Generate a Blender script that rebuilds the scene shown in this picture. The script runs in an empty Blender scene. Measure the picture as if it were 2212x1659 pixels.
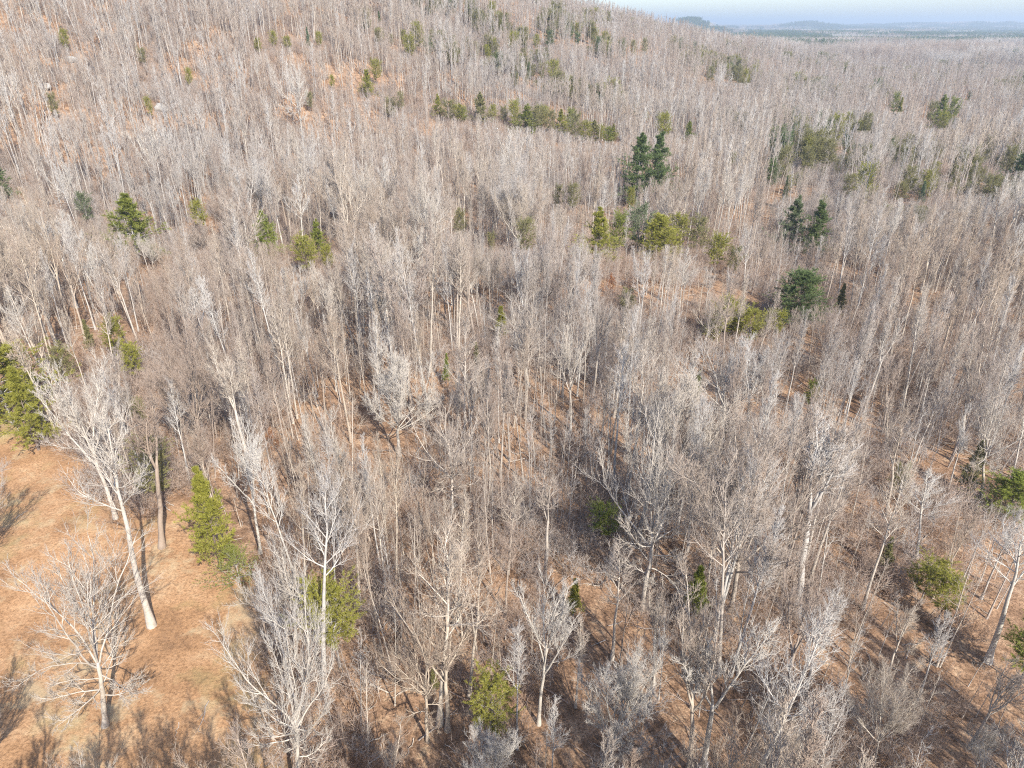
import bpy, math, random
import numpy as np

# ------------------------------------------------------------------ camera, sky, sun, exposure
scene = bpy.context.scene
CAM = np.array([0.0, 0.0, 55.0])
PITCH = math.radians(27.0)
F = 1522.0                      # focal length in pixels of a 2212 px wide copy of the photograph
cam_data = bpy.data.cameras.new("camera")
cam_data.sensor_width = 36.0
cam_data.lens = F / 2212.0 * 36.0
cam_data.clip_start = 0.5
cam_data.clip_end = 60000.0
cam = bpy.data.objects.new("camera", cam_data)
scene.collection.objects.link(cam)
cam.location = CAM
cam.rotation_euler = (math.pi / 2 - PITCH, 0, 0)
scene.camera = cam

SUN_EL = math.radians(40.0)
SUN_AZ = math.radians(150.0)    # clockwise from +Y: behind the camera, to its right
world = bpy.data.worlds.new("World")
scene.world = world
world.use_nodes = True
wn = world.node_tree.nodes
wl = world.node_tree.links
wn.clear()
sky = wn.new("ShaderNodeTexSky")
sky.sky_type = 'NISHITA'
sky.sun_disc = False
sky.sun_elevation = SUN_EL
sky.sun_rotation = SUN_AZ
sky.altitude = 300
sky.air_density = 1.0
sky.dust_density = 1.4
sky.ozone_density = 2.5
bg = wn.new("ShaderNodeBackground")
bg.inputs['Strength'].default_value = 0.13
wo = wn.new("ShaderNodeOutputWorld")
wl.new(sky.outputs[0], bg.inputs[0])
wl.new(bg.outputs[0], wo.inputs[0])

sun_data = bpy.data.lights.new("sun", 'SUN')
sun_data.energy = 4.3
sun_data.angle = math.radians(0.5)
sun_data.color = (1.0, 0.94, 0.82)
sun = bpy.data.objects.new("sun", sun_data)
scene.collection.objects.link(sun)
SUN_DIR = np.array([math.sin(SUN_AZ) * math.cos(SUN_EL), math.cos(SUN_AZ) * math.cos(SUN_EL), math.sin(SUN_EL)])
from mathutils import Vector, Matrix
sun.rotation_euler = Vector(SUN_DIR).to_track_quat('Z', 'Y').to_euler()
sun.location = (60, -100, 120)

scene.view_settings.view_transform = 'Standard'
scene.view_settings.look = 'None'
scene.view_settings.gamma = 1.0
scene.view_settings.use_curve_mapping = False
scene.view_settings.exposure = 1.08
scene.render.engine = 'CYCLES'
cy = scene.cycles
cy.max_bounces = 4
cy.diffuse_bounces = 2
cy.glossy_bounces = 1
cy.transmission_bounces = 1
cy.transparent_max_bounces = 2
cy.volume_bounces = 0
cy.use_denoising = False
cy.use_adaptive_sampling = False
cy.pixel_filter_type = 'BLACKMAN_HARRIS'
cy.filter_width = 1.1
HAZE_DENSITY = 0.00017

RS = np.random.RandomState(11)
random.seed(5)

# ------------------------------------------------------------------ noise, terrain height, projection
def _hash(ix, iy, seed):
    h = (ix.astype(np.int64) * 374761393 + iy.astype(np.int64) * 668265263 + seed * 1274126177) & 0x7fffffff
    h = ((h ^ (h >> 13)) * 1274126177) & 0x7fffffff
    h = h ^ (h >> 16)
    return (h & 0xffff) / 65535.0

def vnoise(x, y, s, seed=0):
    x = np.asarray(x, float) / s
    y = np.asarray(y, float) / s
    ix = np.floor(x); iy = np.floor(y)
    fx = x - ix; fy = y - iy
    fx = fx * fx * (3 - 2 * fx); fy = fy * fy * (3 - 2 * fy)
    a = _hash(ix, iy, seed); b = _hash(ix + 1, iy, seed)
    c = _hash(ix, iy + 1, seed); d = _hash(ix + 1, iy + 1, seed)
    return (a * (1 - fx) + b * fx) * (1 - fy) + (c * (1 - fx) + d * fx) * fy

def sstep(a, b, x):
    t = np.clip((x - a) / (b - a), 0, 1)
    return t * t * (3 - 2 * t)

def height(x, y):
    x = np.asarray(x, float); y = np.asarray(y, float)
    r = np.hypot(x, y)
    # the wooded hill rising on the left
    s = -0.78 * x + 0.62 * (y - 300)
    t = 0.62 * x + 0.78 * (y - 300)
    prof = np.interp(s, [-60, -20, 20, 60, 120, 200, 300, 420, 600, 900, 1600], [0, 1, 5, 15, 36, 66, 92, 112, 125, 120, 0])
    fac = np.interp(t, [-900, 200, 330, 450, 600, 820, 1100], [1, 1, .92, .72, .48, .2, 0])
    h = prof * fac
    # gentle swells and gullies of the valley floor
    env = sstep(60, 160, r) * (1 - 0.6 * sstep(1500, 3000, r))
    h = h + env * (10 * (vnoise(x, y, 140, 3) - .5) + 5 * (vnoise(x, y, 52, 4) - .5))
    h = h + 3.0 * np.exp(-((x + 10 - 0.25 * y) / 40) ** 2) * sstep(250, 290, y) * (1 - sstep(320, 380, y))
    h = h + 0.7 * (vnoise(x, y, 17, 5) - .5) + 0.3 * (vnoise(x, y, 6, 6) - .5)
    # swells far out
    far = sstep(1500, 3500, r)
    h = h + far * (26 * (vnoise(x, y, 1300, 7) - .5) + 12 * (vnoise(x, y, 500, 8) - .5))
    az = np.degrees(np.arctan2(x, y))
    def hill(a0, d0, wa, wd, hh, seed):
        n = 0.75 + 0.5 * vnoise(az * 1000, r * 0, 700, seed)
        return hh * np.exp(-((az - a0) / wa) ** 2) * np.exp(-((r - d0) / wd) ** 2) * n
    h = h + hill(12.6, 4800, 1.7, 600, 60, 21)
    h = h + hill(20.6, 8200, 1.9, 700, 40, 22) + hill(18.5, 8000, 5.0, 700, 28, 23)
    h = h + hill(29.5, 10500, 9, 900, 46, 24) + hill(40, 9500, 9, 800, 30, 25) + hill(4, 12000, 14, 900, 50, 26)
    h = h + hill(27, 15500, 22, 1500, 60, 27) + hill(-10, 15000, 22, 1500, 60, 28)
    return h

cp, sp = math.cos(PITCH), math.sin(PITCH)
def ray(px, py):
    u = (np.asarray(px, float) - 1106) / F
    v = (829.5 - np.asarray(py, float)) / F
    return np.stack([u, cp + v * sp, -sp + v * cp], -1)

def hit(px, py):
    """point of the ground under a pixel of the 2212 px wide photograph"""
    d = ray(px, py)
    d = d / np.linalg.norm(d)
    ts = np.concatenate([np.arange(30, 400, 1.0), 400 * 1.004 ** np.arange(0, 900)])
    p = CAM + d * ts[:, None]
    below = p[:, 2] < height(p[:, 0], p[:, 1])
    if not below.any():
        return p[500]
    i = int(np.argmax(below))
    a, b = ts[max(i - 1, 0)], ts[i]
    for _ in range(12):
        m = (a + b) / 2
        q = CAM + d * m
        if q[2] < height(q[0], q[1]): b = m
        else: a = m
    q = CAM + d * b
    return np.array([q[0], q[1], float(height(q[0], q[1]))])

def project(P):
    P = np.asarray(P, float) - CAM
    z = P[..., 1] * cp - P[..., 2] * sp
    v = P[..., 1] * sp + P[..., 2] * cp
    zz = np.where(z > 0.5, z, 0.5)
    return 1106 + F * P[..., 0] / zz, 829.5 - F * v / zz, z

def height_to(base, ytop):
    """how tall a thing at base is when its top shows at pixel row ytop"""
    lo, hi = 0.5, 45.0
    for _ in range(30):
        m = (lo + hi) / 2
        if project(base + np.array([0, 0, m]))[1] > ytop: lo = m
        else: hi = m
    return lo

def in_poly(x, y, poly):
    x = np.asarray(x); y = np.asarray(y)
    c = np.zeros(x.shape, bool)
    n = len(poly)
    for i in range(n):
        x0, y0 = poly[i]; x1, y1 = poly[(i + 1) % n]
        if y0 == y1: continue
        k = ((y0 > y) != (y1 > y)) & (x < (x1 - x0) * (y - y0) / (y1 - y0) + x0)
        c ^= k
    return c

CLEAR_PX = [(-900, 930), (-100, 880), (60, 930), (150, 975), (190, 1060), (235, 1110), (330, 1150), (395, 1085), (440, 1110),
            (455, 1200), (520, 1290), (560, 1370), (580, 1480), (600, 1600), (640, 1750), (700, 2500), (-900, 2500)]
CLEAR = [tuple(hit(a, b)[:2]) for a, b in CLEAR_PX]
CLEAR_B = np.array(CLEAR)
def clear_mask(x, y, soft=2.5):
    """1 inside the open ground, 0 in the wood, ragged at the edge"""
    x = np.asarray(x, float); y = np.asarray(y, float)
    ox = (vnoise(x, y, 5, 41) - .5) * soft * 2
    oy = (vnoise(x, y, 5, 42) - .5) * soft * 2
    acc = np.zeros(x.shape)
    for a in (-.6, 0, .6):
        for b in (-.6, 0, .6):
            acc += in_poly(x + ox + a * soft, y + oy + b * soft, CLEAR)
    return acc / 9.0

# ------------------------------------------------------------------ materials
def new_mat(name):
    m = bpy.data.materials.new(name)
    m.use_nodes = True
    nt = m.node_tree
    for n in list(nt.nodes):
        nt.nodes.remove(n)
    out = nt.nodes.new("ShaderNodeOutputMaterial")
    b = nt.nodes.new("ShaderNodeBsdfPrincipled")
    b.inputs['Roughness'].default_value = 0.9
    b.inputs['Specular IOR Level'].default_value = 0.15
    nt.links.new(b.outputs[0], out.inputs[0])
    return m, nt, b

def ramp(nt, stops, src):
    r = nt.nodes.new("ShaderNodeValToRGB")
    el = r.color_ramp.elements
    while len(el) > len(stops): el.remove(el[-1])
    while len(el) < len(stops): el.new(0.5)
    for e, (p, c) in zip(el, stops):
        e.position = p
        e.color = (c[0], c[1], c[2], 1)
    nt.links.new(src, r.inputs[0])
    return r.outputs[0]

def noise(nt, vec, scale, detail=4, rough=.6):
    n = nt.nodes.new("ShaderNodeTexNoise")
    n.inputs['Scale'].default_value = scale
    n.inputs['Detail'].default_value = detail
    n.inputs['Roughness'].default_value = rough
    nt.links.new(vec, n.inputs['Vector'])
    return n.outputs[0]

def mix(nt, fac, a, b, mode='MIX'):
    m = nt.nodes.new("ShaderNodeMix")
    m.data_type = 'RGBA'
    m.blend_type = mode
    m.clamp_factor = True
    for sock, v in ((m.inputs[0], fac), (m.inputs[6], a), (m.inputs[7], b)):
        if isinstance(v, (int, float)): sock.default_value = v
        elif isinstance(v, tuple): sock.default_value = (v[0], v[1], v[2], 1)
        else: nt.links.new(v, sock)
    return m.outputs[2]

def tree_seed(nt):
    """one value per tree, the same for its trunk and its crown (they share a location)"""
    oi = nt.nodes.new("ShaderNodeObjectInfo")
    w = nt.nodes.new("ShaderNodeTexWhiteNoise")
    w.noise_dimensions = '3D'
    nt.links.new(oi.outputs['Location'], w.inputs['Vector'])
    return w.outputs['Value'], w.outputs['Color'], oi.outputs['Location']

def bark_material(name, stops, dark=(.16, .12, .09), patch=.35, pale=False):
    m, nt, b = new_mat(name)
    val, col, loc = tree_seed(nt)
    big = noise(nt, loc, 0.012, 2)
    tc = nt.nodes.new("ShaderNodeTexCoord")
    base = ramp(nt, stops, val)
    grey = base if pale else mix(nt, ramp(nt, [(.44, (0, 0, 0)), (.6, (.6, .6, .6))], big), base, (.34, .335, .335))
    pink = noise(nt, loc, 0.021, 2)
    if not pale:      # distance greying put into the colour: greyer the farther out a tree stands
        sx = nt.nodes.new("ShaderNodeSeparateXYZ"); nt.links.new(loc, sx.inputs[0])
        mr = nt.nodes.new("ShaderNodeMapRange"); nt.links.new(sx.outputs[1], mr.inputs[0])
        mr.inputs[1].default_value = 180; mr.inputs[2].default_value = 620; mr.inputs[3].default_value = 0; mr.inputs[4].default_value = .6
        grey = mix(nt, mr.outputs[0], grey, (.245, .225, .22))
    if not pale: grey = mix(nt, ramp(nt, [(.50, (0, 0, 0)), (.64, (.5, .5, .5))], pink), grey, (.33, .265, .225))
    sp_ = nt.nodes.new("ShaderNodeSeparateColor"); nt.links.new(col, sp_.inputs[0])
    if not pale: grey = mix(nt, ramp(nt, [(.72, (0, 0, 0)), (.80, (.7, .7, .7))], sp_.outputs[0]), grey, (.47, .455, .44))
    if not pale: grey = mix(nt, ramp(nt, [(.78, (0, 0, 0)), (.84, (.6, .6, .6))], sp_.outputs[1]), grey, (.24, .175, .14))
    n1 = noise(nt, tc.outputs['Object'], 1.8, 6, .75)
    f = ramp(nt, [(.44, (0, 0, 0)), (.62, (patch, patch, patch))], n1)
    c = mix(nt, f, grey, dark)
    nt.links.new(c, b.inputs['Base Color'])
    return m

M = {}
M['bark'] = bark_material("bark", [(0, (.53, .46, .38)), (.25, (.42, .35, .28)), (.45, (.58, .52, .45)), (.62, (.49, .415, .345)), (.8, (.60, .56, .50)), (1, (.36, .295, .24))])
M['twig'] = bark_material("twig", [(0, (.385, .32, .255)), (.25, (.29, .23, .18)), (.45, (.43, .37, .305)), (.62, (.34, .28, .23)), (.8, (.46, .415, .36)), (1, (.24, .19, .15))], (.30, .22, .18), .5)
M['white_bark'] = bark_material("pale_bark", [(0, (.45, .40, .35)), (1, (.52, .485, .44))], (.26, .225, .185), .6, True)
M['white_twig'] = bark_material("pale_twig", [(0, (.42, .37, .32)), (.5, (.47, .43, .385)), (1, (.52, .49, .46))], (.30, .26, .23), .5, True)
M['dark_bark'] = bark_material("dark_bark", [(0, (.17, .13, .11)), (1, (.22, .17, .14))], (.08, .06, .05), .4)
M['brush'] = bark_material("brush_twig", [(0, (.40, .28, .21)), (.5, (.46, .35, .28)), (1, (.33, .22, .175))], (.2, .13, .09), .5)

def needle_material(name, a, b_, c_):
    m, nt, b = new_mat(name)
    val, col, loc = tree_seed(nt)
    tc = nt.nodes.new("ShaderNodeTexCoord")
    n1 = noise(nt, tc.outputs['Object'], .9, 3, .6)
    c = ramp(nt, [(.3, a), (.5, b_), (.72, c_)], n1)
    tint = mix(nt, ramp(nt, [(0, (0, 0, 0)), (1, (.5, .5, .5))], val), c, mix(nt, .5, c, (.20, .17, .04)))
    nt.links.new(tint, b.inputs['Base Color'])
    b.inputs['Roughness'].default_value = .55
    b.inputs['Specular IOR Level'].default_value = .3
    tr = nt.nodes.new("ShaderNodeBsdfTranslucent")
    nt.links.new(tint, tr.inputs[0])
    ms = nt.nodes.new("ShaderNodeMixShader")
    ms.inputs[0].default_value = .3
    out = [n for n in nt.nodes if n.type == 'OUTPUT_MATERIAL'][0]
    nt.links.new(b.outputs[0], ms.inputs[1]); nt.links.new(tr.outputs[0], ms.inputs[2])
    nt.links.new(ms.outputs[0], out.inputs[0])
    return m
M['olive'] = needle_material("olive_needles", (.20, .205, .035), (.31, .305, .055), (.43, .41, .09))
M['green'] = needle_material("green_needles", (.15, .185, .035), (.24, .28, .055), (.36, .38, .09))
M['dark'] = needle_material("dark_needles", (.07, .12, .05), (.12, .18, .07), (.19, .25, .095))
M['blue'] = needle_material("blue_green_needles", (.10, .15, .095), (.16, .215, .13), (.24, .29, .17))
M['dull'] = needle_material("dull_needles", (.19, .19, .085), (.27, .255, .115), (.36, .33, .155))
M['rust'] = needle_material("rust_leaves", (.30, .10, .035), (.42, .16, .06), (.48, .24, .10))

def ground_material():
    m, nt, b = new_mat("leaf_litter_ground")
    tc = nt.nodes.new("ShaderNodeTexCoord")
    v = tc.outputs['Object']
    at = nt.nodes.new("ShaderNodeAttribute"); at.attribute_name = "open_ground"
    fa = nt.nodes.new("ShaderNodeAttribute"); fa.attribute_name = "far_land"
    litter = ramp(nt, [(.30, (.10, .062, .038)), (.45, (.225, .135, .083)), (.55, (.335, .21, .132)), (.70, (.46, .335, .22))], noise(nt, v, .5, 8, .75))
    fine = ramp(nt, [(.38, (.35, .35, .35)), (.50, (1, 1, 1)), (.64, (1.4, 1.4, 1.4))], noise(nt, v, 4.5, 6, .75))
    litter = mix(nt, .85, litter, fine, 'MULTIPLY')
    straw = ramp(nt, [(.34, (.25, .145, .08)), (.45, (.35, .20, .105)), (.55, (.41, .245, .135)), (.66, (.47, .32, .19))], noise(nt, v, .16, 7, .7))
    fine2 = ramp(nt, [(.40, (.55, .51, .48)), (.50, (1, 1, 1)), (.62, (1.3, 1.27, 1.24))], noise(nt, v, 3.2, 8, .85))
    straw = mix(nt, .9, straw, fine2, 'MULTIPLY')
    pale = ramp(nt, [(.54, (0, 0, 0)), (.64, (.75, .75, .75))], noise(nt, v, .15, 6, .7))
    straw = mix(nt, pale, straw, (.46, .35, .215))
    green = ramp(nt, [(.52, (0, 0, 0)), (.66, (.5, .5, .5))], noise(nt, v, .07, 5, .65))
    straw = mix(nt, green, straw, (.30, .29, .13))
    c = mix(nt, at.outputs['Fac'], litter, straw)
    field = ramp(nt, [(.35, (.10, .12, .075)), (.5, (.22, .19, .13)), (.62, (.10, .115, .075)), (.75, (.45, .38, .24))], noise(nt, v, .0016, 4, .6))
    c = mix(nt, fa.outputs['Fac'], c, field)
    nt.links.new(c, b.inputs['Base Color'])
    b.inputs['Roughness'].default_value = .95
    bu = nt.nodes.new("ShaderNodeBump")
    bu.inputs['Strength'].default_value = .6
    bu.inputs['Distance'].default_value = .25
    nt.links.new(noise(nt, v, 3.6, 7, .8), bu.inputs['Height'])
    nt.links.new(bu.outputs[0], b.inputs['Normal'])
    return m
M['ground'] = ground_material()

def plain_material(name, a, b_, scale=2.0, rough=.85):
    m, nt, b = new_mat(name)
    tc = nt.nodes.new("ShaderNodeTexCoord")
    nt.links.new(ramp(nt, [(.3, a), (.7, b_)], noise(nt, tc.outputs['Object'], scale, 6, .7)), b.inputs['Base Color'])
    b.inputs['Roughness'].default_value = rough
    return m
M['rock'] = plain_material("grey_rock", (.20, .19, .18), (.46, .44, .42), 1.2)
M['log'] = plain_material("weathered_log", (.34, .28, .22), (.58, .52, .46), 3)
M['dark_log'] = plain_material("dark_log", (.07, .05, .04), (.16, .12, .09), 3)
M['siding'] = plain_material("white_siding", (.74, .75, .76), (.8, .8, .8), 1)
M['roofing'] = plain_material("grey_roof_shingle", (.16, .17, .19), (.24, .25, .27), 3)
M['glass'] = plain_material("dark_window_glass", (.03, .04, .05), (.05, .06, .08), 1, .2)
M['sky_ridge'] = M['ground']

# ------------------------------------------------------------------ mesh helpers
def mesh_from(name, V, T, mats, idx=None, smooth=True, quads=None):
    """triangles T (n,3) and optional quads (m,4), idx = material index per face (triangles first)"""
    me = bpy.data.meshes.new(name)
    V = np.asarray(V, np.float32)
    nt_ = 0 if T is None else len(T)
    nq = 0 if quads is None else len(quads)
    loops = []
    if nt_: loops.append(np.asarray(T, np.int32).ravel())
    if nq: loops.append(np.asarray(quads, np.int32).ravel())
    loops = np.concatenate(loops)
    me.vertices.add(len(V)); me.vertices.foreach_set("co", V.ravel())
    me.loops.add(len(loops)); me.loops.foreach_set("vertex_index", loops)
    me.polygons.add(nt_ + nq)
    st = np.concatenate([np.arange(nt_) * 3, nt_ * 3 + np.arange(nq) * 4]).astype(np.int32)
    me.polygons.foreach_set("loop_start", st)
    if idx is not None: me.polygons.foreach_set("material_index", np.asarray(idx, np.int32))
    me.polygons.foreach_set("use_smooth", np.full(nt_ + nq, smooth))
    for m in mats: me.materials.append(m)
    me.update(calc_edges=True)
    me.validate()
    return me

def tubes(P, R, sides):
    """P (N,K,3) centre lines, R (N,K) radii -> vertices, triangles; the last ring closes to a point"""
    N, K, _ = P.shape
    tan = np.gradient(P, axis=1)
    tan /= np.linalg.norm(tan, axis=2, keepdims=True) + 1e-9
    ref = np.where(np.abs(tan[:, :1, 2:3]) > .8, np.array([1., 0, 0]), np.array([0, 0, 1.]))
    ref = np.broadcast_to(ref, P.shape)
    e1 = np.cross(tan, ref); e1 /= np.linalg.norm(e1, axis=2, keepdims=True) + 1e-9
    e2 = np.cross(tan, e1)
    a = np.arange(sides) * 2 * np.pi / sides
    ring = (np.cos(a)[None, None, :, None] * e1[:, :, None, :] + np.sin(a)[None, None, :, None] * e2[:, :, None, :])
    Kr = K - 1
    V1 = P[:, :Kr, None, :] + ring[:, :Kr] * R[:, :Kr, None, None]
    V = np.concatenate([V1.reshape(N, Kr * sides, 3), P[:, -1:, :]], 1)
    per = Kr * sides + 1
    tri = []
    for k in range(Kr - 1):
        for j in range(sides):
            j2 = (j + 1) % sides
            a0, a1, b0, b1 = k * sides + j, k * sides + j2, (k + 1) * sides + j, (k + 1) * sides + j2
            tri.append((a0, a1, b1)); tri.append((a0, b1, b0))
    for j in range(sides):
        tri.append(((Kr - 1) * sides + j, (Kr - 1) * sides + (j + 1) % sides, per - 1))
    tri = np.array(tri, np.int64)
    T = (tri[None] + (np.arange(N) * per)[:, None, None]).reshape(-1, 3)
    return V.reshape(-1, 3), T

def unit(v): return v / (np.linalg.norm(v, axis=-1, keepdims=True) + 1e-9)

def along(P, R, t):
    """sample centre lines P (N,K,3) at t (N,m) in 0..1"""
    N, K, _ = P.shape
    f = t * (K - 1)
    i = np.clip(np.floor(f).astype(int), 0, K - 2)
    w = (f - i)[..., None]
    n = np.arange(N)[:, None]
    a, b = P[n, i], P[n, i + 1]
    r = R[n, i] * (1 - w[..., 0]) + R[n, i + 1] * w[..., 0]
    return a * (1 - w) + b * w, unit(b - a), r

def grow(rs, P, R, m, t0, t1, ang, ratio, K, up, wob, rr, rmin, taper=1.0, prof=None, lens=None, angvar=9, whorl=0):
    """children on every centre line"""
    N = P.shape[0]
    Lp = np.linalg.norm(np.diff(P, axis=1), axis=2).sum(1) if lens is None else lens
    t = t0 + (t1 - t0) * ((np.arange(m)[None] + rs.rand(N, m)) / m)
    if whorl: t = np.round(t * whorl + rs.randn(*t.shape) * .12) / whorl
    pos, tan, rad = along(P, R, np.clip(t, 0, .995))
    ref = np.where(np.abs(tan[..., 2:3]) > .9, np.array([1., 0, 0]), np.array([0, 0, 1.]))
    e1 = unit(np.cross(tan, ref)); e2 = np.cross(tan, e1)
    phi = (np.arange(m)[None] * 2.4 + rs.rand(N, 1) * 6.28 + rs.randn(N, m) * .5)[..., None]
    s = (t - t0) / max(t1 - t0, 1e-6)
    if isinstance(ang, tuple): an = ang[0] + (ang[1] - ang[0]) * s
    else: an = np.full_like(s, ang)
    an = np.radians(an + rs.randn(N, m) * angvar)[..., None]
    d = np.cos(an) * tan + np.sin(an) * (np.cos(phi) * e1 + np.sin(phi) * e2)
    L = ratio * Lp[:, None] * rs.uniform(.65, 1.25, (N, m))
    if prof is not None: L = L * prof(s)
    pos = pos.reshape(-1, 3); d = d.reshape(-1, 3); L = L.reshape(-1); r0 = np.maximum(rad.reshape(-1) * rr, rmin)
    out = np.zeros((len(pos), K, 3)); out[:, 0] = pos
    step = (L / (K - 1))[:, None]
    for k in range(1, K):
        d = unit(d + np.array([0, 0, up / (K - 1)]) + rs.randn(len(pos), 3) * wob)
        out[:, k] = out[:, k - 1] + d * step
    q = np.linspace(0, 1, K)[None]
    RR = r0[:, None] * (1 - q) ** taper * .9 + rmin * .5 + r0[:, None] * .1
    return out, RR

def trunk_line(rs, H, r0, K=9, wob=.35, lean=.02, stop=1.0):
    z = np.linspace(0, H * stop, K)
    dx = np.cumsum(rs.randn(K) * wob * (H / 22)) * np.linspace(0, 1, K) * .5
    dy = np.cumsum(rs.randn(K) * wob * (H / 22)) * np.linspace(0, 1, K) * .5
    dx += rs.randn() * lean * z; dy += rs.randn() * lean * z
    P = np.stack([dx, dy, z], 1)[None]
    P[:, 0, 2] = -.25
    q = z / H
    R = (r0 * (1 - q * .88))
    R[0] *= 1.55
    if stop == 1.0: R[-1] = .01
    return P, R[None]

class Tree:
    """gathers tubes into a trunk mesh and a crown mesh"""
    def __init__(s): s.a = {'trunk': [], 'crown': []}
    def add(s, which, V, T, mi): s.a[which].append((V, T, mi))
    def build(s, name, mats):
        out = {}
        for w, L in s.a.items():
            if not L: continue
            off = 0; Vs = []; Ts = []; Is = []
            for V, T, mi in L:
                Vs.append(V); Ts.append(T + off); Is.append(np.full(len(T), mi)); off += len(V)
            V = np.concatenate(Vs)
            out['H'] = max(out.get('H', 0), float(np.percentile(V[:, 2], 99.7)))
            out[w] = mesh_from(name + "_" + w, V, np.concatenate(Ts), mats, np.concatenate(Is))
        return out

def bare_tree(seed, form, H=20., mats=('bark', 'twig'), lod=0, r0=None):
    rs = np.random.RandomState(seed)
    T = Tree()
    tw = .011 if lod == 0 else .03
    if form == 'pole':          # tall forest tree, narrow ascending crown
        P, R = trunk_line(rs, H, r0 or H * .0085, 10, .30)
        T.add('trunk', *tubes(P, R, 8 if lod == 0 else 4), 0)
        m = 17 if lod == 0 else 10
        P1, R1 = grow(rs, P, R, m, .50, .98, (44, 18), .155, 6, .6, .07, .5, .018, prof=lambda s: 1.15 - .7 * s ** 1.4)
    elif form == 'narrow':
        P, R = trunk_line(rs, H, r0 or H * .0075, 10, .25)
        T.add('trunk', *tubes(P, R, 7 if lod == 0 else 4), 0)
        m = 20 if lod == 0 else 11
        P1, R1 = grow(rs, P, R, m, .52, .985, (34, 14), .115, 6, .8, .06, .45, .017, prof=lambda s: 1.1 - .6 * s)
    elif form == 'mast':        # long clean stem, small open crown
        P, R = trunk_line(rs, H, H * .0135, 11, .30)
        T.add('trunk', *tubes(P, R, 9), 0)
        m = 13
        P1, R1 = grow(rs, P, R, m, .58, .97, (58, 22), .19, 6, .5, .12, .45, .02, prof=lambda s: 1.2 - .7 * s)
    elif form in ('fan', 'vase', 'fork'):
        stop = {'fan': .36, 'vase': .48, 'fork': .55}[form]
        nl = {'fan': 12, 'vase': 6, 'fork': 3}[form]
        an = {'fan': (46, 8), 'vase': (27, 7), 'fork': (16, 6)}[form]
        P, R = trunk_line(rs, H, r0 or H * .0115, 8, .22, .02, stop)
        R = np.maximum(R, .02)
        T.add('trunk', *tubes(P, R, 8), 0)
        P0, R0 = grow(rs, P, R, nl, .74, .999, an, .98 / stop * (1 - stop), 8, .75, .07, .55 if form != 'fan' else .42, .04, .8, lens=None, angvar=6)
        T.add('trunk', *tubes(P0, R0, 6 if lod == 0 else 4), 0)
        P, R = P0, R0
        m = {'fan': 10, 'vase': 8, 'fork': 12}[form] if lod == 0 else 4
        P1, R1 = grow(rs, P, R, m, .22, .97, (36, 22), .27 if form != 'fan' else .30, 6, .65, .06, .45, .017, prof=lambda s: 1.1 - .55 * s)
    elif form == 'oak':         # wide crown of crooked heavy limbs
        P, R = trunk_line(rs, H, r0 or H * .0135, 9, .35, .02, .46)
        T.add('trunk', *tubes(P, R, 9), 0)
        Pa, Ra = grow(rs, P, R, 8, .80, .999, (46, 8), 1.12, 9, .7, .12, .45, .04, .85, angvar=6)
        Pb, Rb = grow(rs, P, R, 8, .45, .90, (92, 62), .52, 9, .4, .15, .26, .03, .85, prof=lambda s: .7 + .5 * s)
        P0 = np.concatenate([Pa, Pb]); R0 = np.concatenate([Ra, Rb])
        T.add('trunk', *tubes(P0, R0, 6), 0)
        P, R = P0, R0
        m = 8 if lod == 0 else 4
        P1, R1 = grow(rs, P, R, m, .2, .98, (46, 28), .34, 6, .4, .10, .5, .020, prof=lambda s: 1.1 - .5 * s)
    elif form == 'sapling':
        P, R = trunk_line(rs, H, r0 or H * .0055, 7, .35, .04)
        T.add('trunk', *tubes(P, R, 5), 0)
        P1, R1 = grow(rs, P, R, 12, .32, .97, (42, 22), .17, 4, .5, .10, .5, .012, prof=lambda s: 1.1 - .7 * s)
        T.add('crown', *tubes(P1, R1, 3), 1)
        P2, R2 = grow(rs, P1, R1, 7, .15, .97, 42, .45, 3, .4, .12, .5, .010)
        T.add('crown', *tubes(P2, R2, 3), 1)
        if lod == 0:
            P3, R3 = grow(rs, P2, R2, 4, .2, .97, 40, .5, 2, .3, .12, .6, .010)
            T.add('crown', *tubes(P3, R3, 3), 1)
        return T.build("bare_" + form, [M[k] for k in mats])
    if lod == 0:
        T.add('crown', *tubes(P1, R1, 5), 0)
        P2, R2 = grow(rs, P1, R1, 7, .12, .97, (34, 22), .48, 4, .40, .06, .6, .014)
        T.add('crown', *tubes(P2, R2, 4), 1)
        n3, n4 = (6, 3) if form in ('pole', 'narrow', 'mast') else (5, 2) if form == 'oak' else (6, 4) if form == 'fan' else (6, 3)
        P3, R3 = grow(rs, P2, R2, n3, .12, .98, 28, .50, 3, .30, .05, .6, .008)
        T.add('crown', *tubes(P3, R3, 3), 1)
        P4, R4 = grow(rs, P3, R3, n4, .08, .95, 26, .62, 2, .2, .06, .8, tw * (.75 if form == 'fan' else .5))
        T.add('crown', *tubes(P4, R4, 3), 1)
    else:
        T.add('crown', *tubes(P1, np.maximum(R1, .03), 3), 0)
        P2, R2 = grow(rs, P1, R1, 6, .1, .98, (38, 26), .48, 3, .45, .07, .7, .018)
        T.add('crown', *tubes(P2, R2, 3), 1)
        P3, R3 = grow(rs, P2, R2, 5, .1, .98, 30, .66, 2, .3, .06, .8, .015)
        T.add('crown', *tubes(P3, R3, 3), 1)
    return T.build("bare_" + form, [M[k] for k in mats])

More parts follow.
